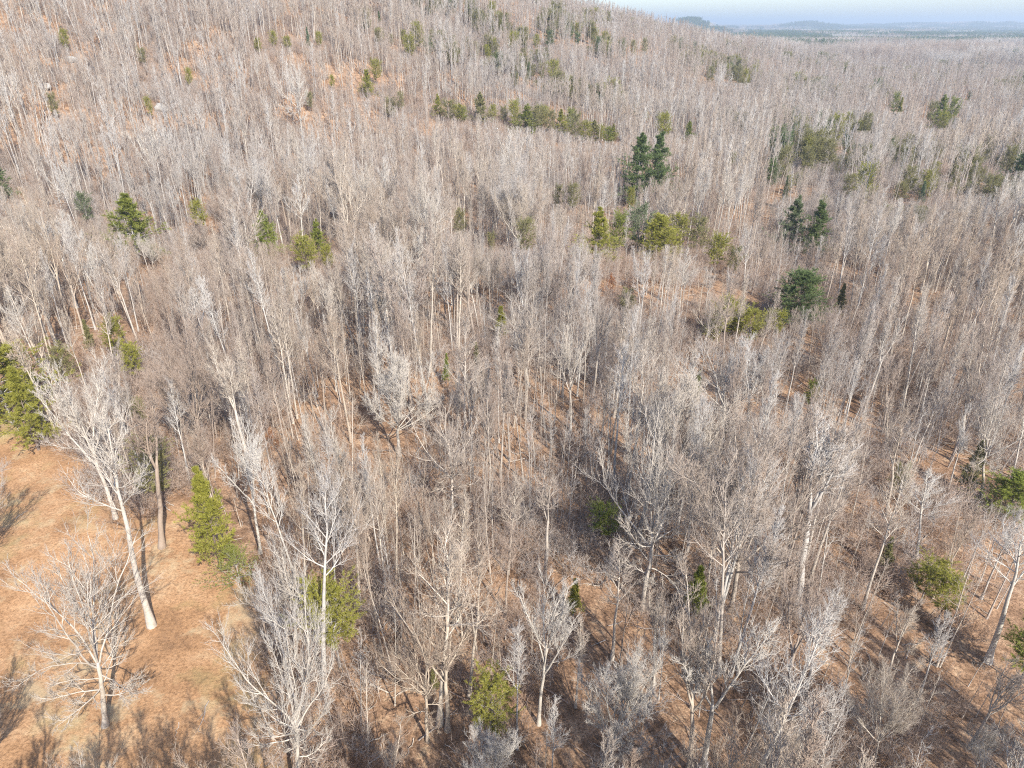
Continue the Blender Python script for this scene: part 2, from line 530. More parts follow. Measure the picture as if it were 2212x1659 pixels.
def tufts(rs, pos, d, n, L, w, spread=.75):
    """needle blades radiating from the shoot ends"""
    N = len(pos)
    dd = unit(d[:, None] + rs.randn(N, n, 3) * spread)
    side = unit(np.cross(dd, rs.randn(N, n, 3)))
    Ls = L * rs.uniform(.6, 1.25, (N, n, 1))
    b = pos[:, None] + rs.randn(N, n, 3) * L * .15
    V = np.stack([b - side * w * .8, b + side * w * .8, b + dd * Ls], 2).reshape(-1, 3)
    T = np.arange(N * n * 3).reshape(-1, 3)
    return V, T

def pine(seed, form, mat, H=16., dense=1.0):
    rs = np.random.RandomState(seed)
    T = Tree()
    P, R = trunk_line(rs, H, H * .011, 9, .18)
    T.add('trunk', *tubes(P, R, 7), 0)
    if form == 'white':         # layered plumes
        m, t0, an, ra, up, prof = 60, .16, (86, 38), .30, .25, (lambda s: (1.05 - .85 * s) * (.8 + .35 * np.sin(s * 40)))
    elif form == 'round':
        m, t0, an, ra, up, prof = 70, .16, (82, 30), .30, .45, (lambda s: np.sqrt(np.clip(1.02 - s ** 2.2, .03, 1)))
    elif form == 'scrub':       # open irregular pine
        m, t0, an, ra, up, prof = 40, .32, (75, 35), .27, .30, (lambda s: (.55 + .55 * np.sin(s * 2.6)) * 1.0)
    elif form == 'narrow':
        m, t0, an, ra, up, prof = 60, .12, (70, 30), .17, .5, (lambda s: 1.1 - .85 * s)
    else:                       # shrub
        m, t0, an, ra, up, prof = 34, .04, (80, 20), .55, .5, (lambda s: 1.05 - .6 * s)
    P1, R1 = grow(rs, P, R, m, t0, .985, an, ra, 6, up, .07, .45, .02, prof=prof, whorl={'white': 15, 'scrub': 13, 'round': 18}.get(form, 0))
    T.add('trunk', *tubes(P1, R1, 4), 0)
    n2 = max(3, int(9 * dense))
    P2, R2 = grow(rs, P1, R1, n2, .22, .99, (60, 38), .40, 3, .25, .12, .6, .010)
    T.add('crown', *tubes(P2, R2, 3), 0)
    k = 4 if dense >= .8 else 3
    t = np.tile(np.linspace(.3, 1, k), (len(P2), 1))
    pos, tan, _ = along(P2, R2, np.clip(t + rs.randn(*t.shape) * .05, 0, 1))
    V, F_ = tufts(rs, pos.reshape(-1, 3), unit(tan.reshape(-1, 3) + np.array([0, 0, .35])), 13, .44, .042)
    T.add('crown', V, F_, 1)
    pos, tan, _ = along(P1, R1, np.tile(np.linspace(.5, 1, 5), (len(P1), 1)))
    V, F_ = tufts(rs, pos.reshape(-1, 3), unit(tan.reshape(-1, 3) + np.array([0, 0, .35])), 13, .46, .042)
    T.add('crown', V, F_, 1)
    return T.build("pine_" + form, [M['dark_bark'] if mat != 'blue' else M['bark'], M[mat]])

# ------------------------------------------------------------------ the ground, one sheet to the horizon
def build_ground():
    az = np.radians(np.concatenate([np.arange(-60, 60, .3), np.arange(60, 300, 5.)]))
    rr = np.concatenate([[2, 5, 8, 12], np.arange(15, 130, 1.0), np.exp(np.linspace(math.log(130), math.log(26000), 420))])
    A, Rr = np.meshgrid(az, rr)
    X = Rr * np.sin(A); Y = Rr * np.cos(A)
    Z = height(X, Y)
    nA = len(az); nR = len(rr)
    V = np.concatenate([np.stack([X, Y, Z], -1).reshape(-1, 3), [[0, 0, float(height(0., 0.))]]])
    i = np.arange(nR - 1)[:, None] * nA; j = np.arange(nA)[None]; j2 = (j + 1) % nA
    Q = np.stack([i + j, i + nA + j, i + nA + j2, i + j2], -1).reshape(-1, 4)[:, ::-1]
    c = len(V) - 1
    Tn = np.stack([np.full(nA, c), (np.arange(nA) + 1) % nA, np.arange(nA)], 1)
    me = mesh_from("ground", V, Tn, [M['ground']], None, True, Q)
    a = me.attributes.new("open_ground", 'FLOAT', 'POINT')
    op = clear_mask(V[:, 0], V[:, 1])
    a.data.foreach_set("value", op.astype(np.float32))
    b = me.attributes.new("far_land", 'FLOAT', 'POINT')
    b.data.foreach_set("value", sstep(900, 1800, np.hypot(V[:, 0], V[:, 1])).astype(np.float32))
    o = bpy.data.objects.new("ground", me)
    scene.collection.objects.link(o)
    o["kind"] = "structure"
    return o
build_ground()

# ------------------------------------------------------------------ objects
def link(o): scene.collection.objects.link(o); return o

def place(kind, meshes, loc, H, H0, rz, label, cat, group=None, wide=1.0, tilt=(0, 0)):
    e = bpy.data.objects.new(kind, None)
    link(e)
    e.empty_display_size = .5
    e.location = loc
    s = H / meshes['H']
    e.rotation_euler = (Matrix.Rotation(tilt[1], 3, 'Y') @ Matrix.Rotation(tilt[0], 3, 'X') @ Matrix.Rotation(rz, 3, 'Z')).to_euler()
    e.scale = (s * wide, s * wide, s)
    e["label"] = label; e["category"] = cat
    if group: e["group"] = group
    for part in ('trunk', 'crown'):
        if part in meshes:
            c = bpy.data.objects.new(part, meshes[part])
            link(c)
            c.parent = e
    return e

# variants: each built once, meshes shared
BARE = {}
def variants(form, n, seed0, mats=('bark', 'twig')):
    return [bare_tree(seed0 + i, form, 20., mats) for i in range(n)]
BARE['pole'] = variants('pole', 5, 100)
BARE['narrow'] = variants('narrow', 4, 200)
BARE['fan'] = variants('fan', 1, 300)
BARE['vase'] = variants('vase', 3, 400)
BARE['fork'] = variants('fork', 3, 500)
BARE['oak'] = variants('oak', 3, 600)
BARE['sapling'] = variants('sapling', 5, 700)
WHITE = {}
WHITE['pole'] = variants('pole', 2, 150, ('white_bark', 'white_twig'))
WHITE['vase'] = variants('vase', 1, 450, ('white_bark', 'white_twig'))
WHITE['fan'] = variants('fan', 2, 350, ('white_bark', 'white_twig'))
WHITE['fork'] = variants('fork', 1, 550, ('white_bark', 'white_twig'))
WHITE['mast'] = variants('mast', 2, 950, ('white_bark', 'white_twig'))
BARE['mast'] = variants('mast', 1, 960)
WHITE['oak'] = variants('oak', 2, 650, ('white_bark', 'white_twig'))

PINES = {}
def get_pine(form, mat, i=0):
    k = (form, mat, i)
    if k not in PINES:
        PINES[k] = pine(1000 + 17 * i + (hash_name(form + mat) % 500), form, mat, 16.)
    return PINES[k]
def hash_name(s): return sum((i + 3) * ord(ch) for i, ch in enumerate(s))

PROTECT = []       # (foot, pixel column, first row, last row, half width, share of nearer trees kept low)
occupied = []     # (x, y, radius) kept free of random trees
used_px = []      # (pixel of the crown centre, label)

def put_bare(base, ytop, form, label, white=False, wide=1.0, v=0, tilt=(0, 0), rz=None, keep=2.0, zmax=34, xtop=None):
    p = hit(*base)
    H = min(height_to(p, ytop), zmax)
    pool = (WHITE if white else BARE)[form]
    if xtop is not None:
        X, Y, Zc = project(p + np.array([0, 0, H]))
        lean = math.atan2((xtop - X) * Zc / F, H)
        tilt = (0, max(-.3, min(.3, lean)))
        H = H / math.cos(tilt[1])
    e = place("bare_tree", pool[v % len(pool)], p, H, 20., (random.uniform(0, 6.28) if rz is None else rz), label, "tree", None, wide, tilt)
    occupied.append((p[0], p[1], keep))
    w_ = {'oak': .38, 'fan': .38, 'vase': .26, 'fork': .2, 'pole': .16, 'narrow': .12, 'mast': .16}[form]
    PROTECT.append((p, xtop or project(p + np.array([0, 0, H * .6]))[0], ytop, ytop + .8 * (base[1] - ytop), w_ * wide * .55 * (base[1] - ytop), .9))
    return e

# the trees one can point to -- base pixel, row of the top
HERO = [
 ((228, 1568), 1195, 'oak', "bare grey oak with wide crooked limbs standing alone in the clearing", True, .95, 1, 5.5),
 ((328, 1352), 880, 'mast', "tall bare tree with thick straight whitish trunk rising from the clearing", True, 1.1, 0, 4),
 ((250, 1120), 775, 'vase', "silvery white bare tree beside the big olive pine at the clearing edge", True, 1.0, 0, 3),
 ((350, 1182), 850, 'fork', "crooked forked bare tree standing at the back corner of the clearing", False, 1.25, 1, 3),
 ((-70, 1260), 1000, 'fan', "bare shrubby tree cut by the left edge beside the clearing", False, 1.1, 1, 3),
 ((-60, 1760), 1530, 'fan', "bare tree cut by the lower left corner of the clearing", False, 1.2, 0, 3),
 ((863, 985), 768, 'fan', "broad fan-crowned bare tree with pale branches in the middle of the wood", True, 1.45, 0, 7.5),
 ((978, 1118), 862, 'oak', "wide bare oak with heavy pale limbs below the fan-crowned tree", False, 1.15, 1, 4),
 ((1388, 1318), 885, 'oak', "largest bare oak, whitish trunk and tall broad crown, centre right", True, .85, 0, 6.5),
 ((1907, 935), 750, 'vase', "bare tree with dark shaded trunk and rounded crown below the round dark pine", False, 1.15, 0, 3),
 ((1914, 1115), 850, 'fork', "tall slanting bare tree with long pale trunk, right of centre", False, 1.1, 0, 3),
 ((2043, 1080), 880, 'fork', "twin slender pale trunks left of the dark green pine near the right edge", True, .8, 0, 3),
 ((2118, 1075), 795, 'oak', "large pale-crowned bare tree just above the dark green pine at right", True, .8, 0, 4),
 ((1979, 1205), 1018, 'pole', "small brilliant white bare tree directly above the olive pine pair", True, 1.9, 1, 3),
 ((1696, 1542), 1232, 'fork', "bare tree with long bare trunk casting a black shadow line, lower right", False, 1.2, 2, 3),
 ((1739, 1500), 1240, 'pole', "slim bare tree just right of the one with the black shadow line", False, 1.4, 1, 2.5),
 ((1911, 1480), 1268, 'vase', "bare tree with slanting trunk and small rounded crown, lower right", False, .95, 1, 3),
 ((2133, 1430), 1110, 'mast', "thick white trunk crossing the right edge above the bright olive shrub", True, 1.3, 0, 3),
 ((1488, 1665), 1290, 'vase', "big many-limbed bare tree at the bottom edge, left one of a close pair", False, 1.05, 0, 4),
 ((1516, 1668), 1330, 'fork', "whitish forked bare tree at the bottom edge, right one of a close pair", True, 1.4, 0, 3),
 ((1889, 1652), 1462, 'fan', "broad fan-shaped bare tree crown at the bottom edge, lower right", False, 1.0, 0, 5),
 ((2100, 1680), 1560, 'fan', "low bushy bare tree in the lower right corner", True, 1.0, 1, 3),
 ((1314, 1664), 1400, 'fan', "white fan-shaped bare tree at the bottom edge right of the bright green pine", True, 1.0, 0, 4),
 ((1164, 1565), 1240, 'vase', "white-crowned bare tree with greyish trunk right of the bright green pine", True, .85, 0, 3),
 ((1117, 1618), 1340, 'narrow', "thin white birch-like bare tree beside the bright green pine", False, 1.1, 0, 2.5),
 ((924, 1602), 1290, 'oak', "bare oak with arching pale limbs, leftmost of three trunks near the bottom", False, .75, 2, 4),
 ((949, 1566), 1130, 'pole', "tallest bare tree, middle one of three trunks near the bottom", False, 1.45, 2, 2.5),
 ((967, 1578), 1230, 'vase', "full-crowned bare tree, rightmost of three trunks near the bottom", False, 1.3, 2, 2.5),
 ((1322, 1425), 1175, 'pole', "bare tree with drooping side limbs directly below the largest oak", False, 1.5, 3, 3),
 ((1243, 1528), 1330, 'narrow', "slim grey bare tree between the white-crowned tree and the white fan tree", False, 1.3, 1, 2.5),
 ((1177, 1252), 1010, 'fork', "bare tree with straight pale trunk and reddish crown left of the green shrubby pine", False, 1.1, 1, 3),
 ((1092, 1328), 1125, 'pole', "round-crowned slim bare tree above the white-crowned tree", False, 1.5, 4, 3),
 ((640, 1740), 1230, 'oak', "silvery dead-looking tree with tangled white limbs at the bottom edge by the clearing", True, .62, 0, 4),
 ((702, 1485), 1020, 'mast', "tall bare tree with thick tan trunk right of the clearing edge", False, .85, 0, 3),
 ((563, 1195), 915, 'vase', "whitish bare tree behind the bright green pine at the clearing edge", True, .9, 0, 3),
 ((1052, 1725), 1560, 'fan', "white bare branches rising from the bottom edge below the bright green pine", True, 1.0, 0, 3),
 ((850, 1735), 1600, 'vase', "small bare crown at the bottom edge left of the three trunks", False, 1.3, 0, 3),
 ((222, 1790), 1640, 'vase', "white crown tips poking up at the bottom edge below the lone oak", True, 1.2, 0, 3),
 ((1232, 930), 700, 'vase', "pale bare tree with open forked crown, centre, right of the fan-crowned tree", True, .9, 0, 3),
 ((1548, 760), 640, 'fan', "wide rounded bare crown left of the olive shrub below the olive pine clump", False, 1.2, 1, 3),
 ((705, 940), 690, 'pole', "tall pale bare tree with straight trunk left of the fan-crowned tree", False, 1.3, 1, 3),
 ((170, 485), 330, 'oak', "white spreading bare tree on the lower hillside at far left", True, .8, 0, 4),
 ((655, 300), 110, 'oak', "white spreading bare tree on the upper hillside, left of the yellow-green pines", True, .75, 0, 4),
 ((335, 590), 510, 'fan', "small white bushy bare tree just below the lone broad green pine", True, 1.2, 0, 3),
 ((445, 555), 470, 'fan', "rounded bare tree right of the lone broad green pine", False, 1.3, 0, 3),
 ((1375, 420), 335, 'pole', "white bare tree standing in front of the twin dark pines", True, 1.5, 1, 2),
 ((1010, 340), 268, 'narrow', "bright white bare tree on the slope below the long evergreen thicket", False, 1.6, 2, 2),
]
XTOP = {(228, 1568): 198, (328, 1352): 195, (250, 1120): 150, (350, 1182): 300, (863, 985): 845, (978, 1118): 962, (1388, 1318): 1415, (1907, 935): 1935,
        (1914, 1115): 1968, (2043, 1080): 2095, (2118, 1075): 2170, (1979, 1205): 2018, (1696, 1542): 1728, (1739, 1500): 1800, (1911, 1480): 1982,
        (2133, 1430): 2225, (1488, 1665): 1525, (1516, 1668): 1575, (1889, 1652): 1920, (1314, 1664): 1335, (1164, 1565): 1180, (1117, 1618): 1098,
        (924, 1602): 905, (949, 1566): 930, (967, 1578): 975, (1322, 1425): 1330, (640, 1740): 655, (702, 1485): 672, (563, 1195): 525}     # column of the top: the trees lean a little
for base, top, form, lab, wh, wide, v, keep in HERO:
    put_bare(base, top, form, lab, wh, wide, v, keep=keep, xtop=XTOP.get(base))

# trees behind the camera's lower edge whose shadows lie on the clearing
SHADOW = [(-14, 26, 18, 3), (-19, 24.5, 18.3, 5), (-11.5, 23, 18.5, 4), (-27, 24, 18, 3), (-23, 25.5, 17.3, 2), (-33, 26, 17, 4), (-5, 25, 17, 3), (2, 25, 17, 4), (9, 20, 18, 0), (6, 27, 15, 3), (16, 24, 17, 2)]

# ------------------------------------------------------------------ evergreens: x, top row, foot row, width factor, form, material, label
EVER = [
 (147, 60, 118, 1.0, 'scrub', 'olive', "olive pine high on the hillside near the upper left corner"),
 (593, 64, 112, 1.0, 'scrub', 'olive', "middle one of the olive pines in the row near the top, left of centre"),
 (560, 80, 122, .9, 'scrub', 'olive', "leftmost olive pine of the row near the top, left of centre"),
 (624, 76, 116, 1.1, 'scrub', 'olive', "rightmost olive pine of the row near the top, left of centre"),
 (668, 58, 108, .7, 'narrow', 'blue', "thin bluish pine beside a small olive one near the top"),
 (691, 66, 110, 1.0, 'scrub', 'olive', "small olive pine beside a thin bluish one near the top"),
 (821, 24, 55, .8, 'narrow', 'dark', "small dark pine nearest the top edge, left of centre"),
 (887, 72, 135, 1.2, 'scrub', 'olive', "spreading olive pine near the top, above the yellow-green pines"),
 (867, 195, 250, .9, 'scrub', 'dull', "dull olive pine at the left end of the long evergreen thicket"),
 (815, 124, 190, 1.0, 'scrub', 'olive', "upper one of the two yellow-green pines on the hillside"),
 (795, 150, 216, 1.1, 'white', 'olive', "lower one of the two yellow-green pines on the hillside"),
 (413, 144, 196, .8, 'scrub', 'olive', "small olive pine among bare trees on the left hillside"),
 (328, 206, 262, .8, 'scrub', 'olive', "narrow olive pine beside a dark hollow on the left hillside"),
 (126, 198, 262, .9, 'scrub', 'dull', "faint dull green pine on the hillside near the left edge"),
 (312, 100, 150, .9, 'scrub', 'dull', "faint dull green pine high on the left hillside"),
 (719, 160, 200, .7, 'scrub', 'olive', "small olive pine just left of the yellow-green pines"),
 (672, 195, 245, .9, 'scrub', 'dull', "dull pine beside the white spreading tree on the hillside"),
 (1187, 62, 112, 1.4, 'scrub', 'dark', "broad dark pine below the skyline, top centre"),
 (1158, 72, 112, 1.1, 'scrub', 'olive', "small olive pine left of the broad dark pine below the skyline"),
 (1247, 68, 106, 1.1, 'scrub', 'dark', "small dark pine right of the broad dark pine below the skyline"),
 (1280, 74, 106, 1.0, 'scrub', 'dull', "small dull pine, rightmost of the group below the skyline"),
 (1313, 22, 60, .8, 'scrub', 'dull', "small dull pine just under the skyline at the ridge end"),
 (1053, 94, 140, .9, 'scrub', 'olive', "small olive pine alone in grey woods, top centre"),
 (1195, 126, 190, 1.1, 'scrub', 'olive', "olive pine alone in grey woods below the broad dark one"),
 (1170, 132, 185, .8, 'scrub', 'dull', "thin dull pine touching the olive one in grey woods"),
 (1390, 80, 130, .8, 'scrub', 'dull', "dull pine on the right shoulder of the hill"),
 (1365, 84, 130, .8, 'scrub', 'dull', "dull pine on the shoulder of the hill, left of another"),
 (1432, 240, 318, 1.1, 'scrub', 'olive', "olive pine above and right of the twin dark pines"),
 (1486, 261, 310, 1.1, 'white', 'green', "small bright conical pine right of the twin dark pines"),
 (1373, 288, 450, 1.15, 'white', 'dark', "left one of the twin tall dark pines"),
 (1416, 286, 440, 1.0, 'white', 'dark', "right one of the twin tall dark pines"),
 (1291, 448, 580, 1.2, 'white', 'olive', "yellow-green pine at the left end of the olive pine clump"),
 (1360, 402, 470, .7, 'scrub', 'olive', "small olive pine standing above the olive pine clump"),
 (1376, 438, 560, 1.1, 'scrub', 'blue', "blue-green pine in the heart of the olive pine clump"),
 (1420, 462, 575, 1.5, 'round', 'olive', "rounded olive pine in the olive pine clump"),
 (1458, 458, 560, 1.1, 'scrub', 'olive', "open olive pine right of the rounded one in the clump"),
 (1334, 452, 560, 1.1, 'scrub', 'green', "green pine between the yellow-green and blue-green ones"),
 (1500, 462, 560, 1.2, 'scrub', 'dull', "dull dark pine at the right end of the olive pine clump"),
 (1545, 500, 590, 1.3, 'scrub', 'olive', "yellowish flat-topped pine right of the olive pine clump"),
 (1583, 530, 600, 1.1, 'scrub', 'dull', "dull flat pine right of the yellowish flat-topped one"),
 (1235, 392, 470, .9, 'scrub', 'dull', "dull pine in bare woods above the yellow-green pine"),
 (1205, 396, 470, .8, 'scrub', 'dull', "thin dull pine left of another above the clump"),
 (1133, 466, 570, 1.0, 'scrub', 'dull', "hazy dull green pine left of the olive pine clump"),
 (995, 448, 530, .9, 'scrub', 'dull', "small dull olive pine in bare woods, centre"),
 (1062, 498, 560, .7, 'scrub', 'dull', "thin dull olive pine in bare woods, centre"),
 (1700, 424, 545, 1.15, 'white', 'blue', "left one of the blue-green pine pair, upper right"),
 (1752, 434, 560, 1.05, 'white', 'dark', "darker right one of the blue-green pine pair, upper right"),
 (1692, 380, 450, .8, 'narrow', 'blue', "faint bluish pine behind the blue-green pine pair"),
 (1715, 585, 712, 1.7, 'round', 'dark', "round very dark green pine standing out right of centre"),
 (1560, 640, 745, 1.5, 'round', 'olive', "bright olive shrubby pine left of the round dark pine"),
 (1612, 660, 760, 1.4, 'scrub', 'olive', "olive shrubby pine between the brighter one and the round dark pine"),
 (1668, 668, 735, 1.5, 'scrub', 'olive', "low olive pine at the foot of the round dark pine"),
 (1808, 612, 690, .9, 'narrow', 'dull', "dull brownish green pine right of the round dark pine"),
 (1590, 138, 200, 1.0, 'scrub', 'dull', "dull pine on the right flank of the hill"),
 (1532, 140, 195, .8, 'scrub', 'dull', "dark thin pine on the right flank of the hill"),
 (1608, 146, 200, .9, 'scrub', 'olive', "small olive pine on the right flank of the hill"),
 (2022, 205, 290, 1.0, 'white', 'green', "tallest green pine of the upper right group"),
 (2048, 208, 285, 1.0, 'scrub', 'green', "right-hand green pine of the upper right group"),
 (2003, 215, 280, .9, 'scrub', 'dull', "dull pine at the left of the upper right group"),
 (2030, 240, 300, 1.3, 'scrub', 'olive', "low olive pine at the foot of the upper right group"),
 (1926, 196, 260, .9, 'scrub', 'green', "green pine left of the upper right group"),
 (1938, 210, 262, .8, 'narrow', 'olive', "thin olive pine left of the upper right group"),
 (2090, 196, 228, .9, 'scrub', 'dark', "small dark pine right of the upper right group"),
 (2107, 112, 152, 1.1, 'white', 'dark', "small dark bluish conical pine far off near the right edge"),
 (2182, 102, 150, 1.1, 'scrub', 'dark', "dark pine far off close to the right edge"),
 (2150, 86, 122, .9, 'white', 'dark', "dark conical pine below the horizon near the right edge"),
 (2205, 92, 128, .9, 'scrub', 'dark', "dark pine below the horizon cut by the right edge"),
 (1983, 72, 100, .8, 'scrub', 'dark', "dark round pine standing on the far wood edge"),
 (2198, 306, 410, 1.3, 'white', 'dark', "nearly black pine with drooping boughs cut by the right edge"),
 (2168, 312, 390, 1.0, 'scrub', 'dull', "dull olive pine beside the nearly black one at right"),
 (2125, 372, 450, 1.2, 'scrub', 'dull', "dull green pine left of the nearly black one at right"),
 (1752, 292, 380, 1.2, 'scrub', 'dull', "dull olive pine in bare woods above the blue-green pine pair"),
 (1782, 296, 380, 1.1, 'scrub', 'dull', "brownish pine right of a dull olive one, upper right"),
 (1735, 310, 390, 1.0, 'scrub', 'dull', "hazy pine left of a dull olive one, upper right"),
 (1862, 240, 310, .9, 'scrub', 'dull', "hazy olive pine in bare woods, upper right"),
 (1822, 290, 345, 1.1, 'scrub', 'blue', "dark bluish crown among bare trees, upper right"),
 (1940, 390, 450, 1.0, 'scrub', 'dull', "olive pine in bare woods right of the blue-green pair"),
 (1985, 392, 450, .9, 'narrow', 'blue', "bluish thin pine in bare woods right of the blue-green pair"),
 (1825, 372, 440, 1.1, 'scrub', 'dull', "grey-green pine in bare woods, upper right quarter"),
 (2050, 340, 400, .8, 'narrow', 'dull', "brownish thin pine in bare woods, upper right quarter"),
 (12, 342, 440, 1.2, 'white', 'dark', "dark green pine cut by the left edge on the lower slope"),
 (196, 412, 500, 1.0, 'scrub', 'blue', "hazy blue-green pine left of the lone broad green pine"),
 (300, 418, 560, 1.6, 'white', 'green', "lone broad green pine in the bare wood at upper left"),
 (440, 428, 510, 1.0, 'scrub', 'olive', "small yellow-green pine right of the lone broad one"),
 (583, 455, 568, 1.1, 'white', 'green', "dense upright green pine in the bare wood, upper left"),
 (692, 474, 570, 1.0, 'white', 'green', "blue-green half of two touching pines, upper left"),
 (668, 503, 605, 1.2, 'scrub', 'olive', "yellow-green half of two touching pines, upper left"),
 (712, 528, 595, .9, 'scrub', 'olive', "small yellow-green pine below two touching ones, upper left"),
 (30, 712, 915, 1.7, 'white', 'olive', "big bright olive pine at the left edge behind the clearing"),
 (84, 795, 972, 1.0, 'white', 'olive', "smaller olive pine leaning out of the big one by the clearing"),
 (262, 680, 790, 1.0, 'scrub', 'olive', "small olive pine above the silvery white tree"),
 (200, 690, 760, .8, 'narrow', 'dull', "faint dull pine left of a small olive one, left side"),
 (300, 735, 830, .9, 'scrub', 'olive', "low olive pine in brown brush on the left side"),
 (150, 740, 830, 1.1, 'scrub', 'dull', "dull green pine right of the big olive pine"),
 (965, 765, 830, .7, 'narrow', 'green', "tiny green pine right of the fan-crowned tree"),
 (1085, 662, 740, 1.1, 'narrow', 'olive', "pale yellow-green young pine in the centre of the wood"),
 (1500, 798, 870, .8, 'narrow', 'green', "tiny bright green pine above the largest oak"),
 (1745, 820, 890, .9, 'scrub', 'green', "small bright green pine below the round dark pine"),
 (1497, 1215, 1335, .9, 'narrow', 'green', "narrow bright yellow-green pine in the lower right wood"),
 (1302, 1085, 1175, 1.4, 'scrub', 'green', "green shrubby pine hugging the left side of the largest oak"),
 (1062, 1455, 1600, 1.05, 'scrub', 'olive', "bright green pine near the bottom edge, right of the three trunks"),
 (735, 1238, 1440, 1.05, 'scrub', 'olive', "pale yellow-green pine right of the clearing behind bare branches"),
 (352, 935, 1100, 1.0, 'scrub', 'dull', "pale green pine behind the crooked forked tree"),
 (478, 1008, 1230, .8, 'white', 'olive', "bright green pine standing at the clearing edge"),
 (520, 1178, 1262, 1.2, 'shrub', 'green', "low green pine bush below the bright green pine at the clearing"),
 (2168, 1018, 1125, 1.5, 'round', 'green', "dark green pine near the right edge below the large pale crown"),
 (2082, 955, 1070, 1.0, 'narrow', 'dull', "dull green pine behind the twin slender pale trunks"),
 (1988, 1205, 1300, 1.5, 'scrub', 'olive', "left one of the olive pine pair, lower right"),
 (2024, 1238, 1345, 1.0, 'scrub', 'olive', "right one of the olive pine pair, lower right"),
 (2200, 1322, 1480, 1.3, 'scrub', 'green', "bright olive shrubby pine cut by the lower right edge"),
 (1908, 1160, 1235, .9, 'narrow', 'dull', "faint green pine left of the small brilliant white tree"),
 (1935, 1000, 1080, .9, 'scrub', 'dull', "faint green pine behind the long pale trunk at right"),
 (1238, 1250, 1330, .9, 'narrow', 'olive', "faint yellow-green young pine right of the white-crowned tree"),
 (940, 1440, 1500, .6, 'narrow', 'dull', "tiny dull pine among the three trunks near the bottom"),
 (310, 860, 930, .9, 'scrub', 'dull', "dull pine in grey branches above the crooked forked tree"),
 (1350, 620, 690, 1.0, 'scrub', 'dull', "dull pine by the bare orange ground below the olive clump"),
 (1030, 740, 800, .7, 'narrow', 'dull', "thin faint pine in the centre of the wood"),
]
# the long evergreen thicket across the foot of the hill
TH = [(952,212,262),(970,206,262),(988,220,268),(1003,232,272),(1040,205,262),(1060,215,262),(1092,222,270),(1110,212,275),(1132,228,290),(1150,238,296),(1170,218,280),
      (1192,230,286),(1212,236,292),(1228,234,292),(1245,246,302),(1262,252,306),(1280,256,308),(1298,268,312),(1312,276,316),(1160,232,290),(1325,262,308)]
for k, (x, a, b) in enumerate(TH):
    EVER.append((x + (k * 37 % 11) - 5, a + (k * 53 % 19) - 9, b + (k * 29 % 17) - 2, 1.0 + (k * 13 % 7) * .1, 'scrub' if k % 4 else 'white', ('olive', 'dull', 'olive', 'green', 'dull')[k % 5], None))

TH_WORDS = ["leftmost", "second", "third", "fourth", "fifth", "sixth", "seventh", "eighth", "ninth", "tenth", "eleventh", "twelfth",
            "thirteenth", "fourteenth", "fifteenth", "sixteenth", "seventeenth", "eighteenth", "nineteenth", "twentieth", "rightmost"]
th_sorted = sorted(range(len(TH)), key=lambda i: TH[i][0])
cnt = 0
ever_pts = []
for k, (x, a, b, wide, form, mat, lab) in enumerate(EVER):
    p = hit(x, b)
    H = max(4.0, min(height_to(p, a), 30))
    if lab is None:
        r = th_sorted.index(k - (len(EVER) - len(TH)))
        w = TH_WORDS[r]
        lab = "olive evergreen, %s in the long thicket at the foot of the hill" % (w if w in ("leftmost", "rightmost") else w + " from the left")
        grp = "evergreens of the long hillside thicket"
    else: grp = "pines standing in the bare wood"
    form2 = form
    e = place("pine_tree" if form != 'shrub' else "pine_bush", get_pine(form, mat, k % 2), p, H, 16., random.uniform(0, 6.28), lab, "tree" if form != 'shrub' else "bush", grp, wide * (1.0 if H > 9 else 1.15))
    occupied.append((p[0], p[1], 1.6 if H < 12 else 2.2))
    ever_pts.append((p, H, x, a, b)); PROTECT.append((p, x, a, a + .60 * (b - a), .34 * (b - a) * wide * (1.3 if form == 'round' else .9), .97))

RUST = [(205, 528, 575, "rust-orange leafy young tree in the wood at far left"), (148, 505, 560, "reddish leafy young tree left of a rust-orange one at far left"),
        (1318, 590, 640, "rust-leaved young tree on the orange ground below the olive clump"), (2112, 745, 790, "golden brown leafy shrub in a hollow near the right edge"),
        (590, 925, 975, "orange-brown leafy shrub in brush above the clearing's back edge")]
rust_mesh = pine(4000, 'shrub', 'rust', 16.)
for x, a, b, lab in RUST:
    p = hit(x, b); H = height_to(p, a)
    place("rust_leaved_tree", rust_mesh, p, H, 16., random.uniform(0, 6), lab, "tree", "small trees still holding dead leaves", .9)
    occupied.append((p[0], p[1], 1.5))

# ------------------------------------------------------------------ the wood: random trees
def jitter_grid(x0, x1, y0, y1, sp, seed):
    rs = np.random.RandomState(seed)
    gx, gy = np.meshgrid(np.arange(x0, x1, sp), np.arange(y0, y1, sp))
    x = (gx + rs.uniform(-.48, .48, gx.shape) * sp).ravel(); y = (gy + rs.uniform(-.48, .48, gy.shape) * sp).ravel()
    return x, y, rs

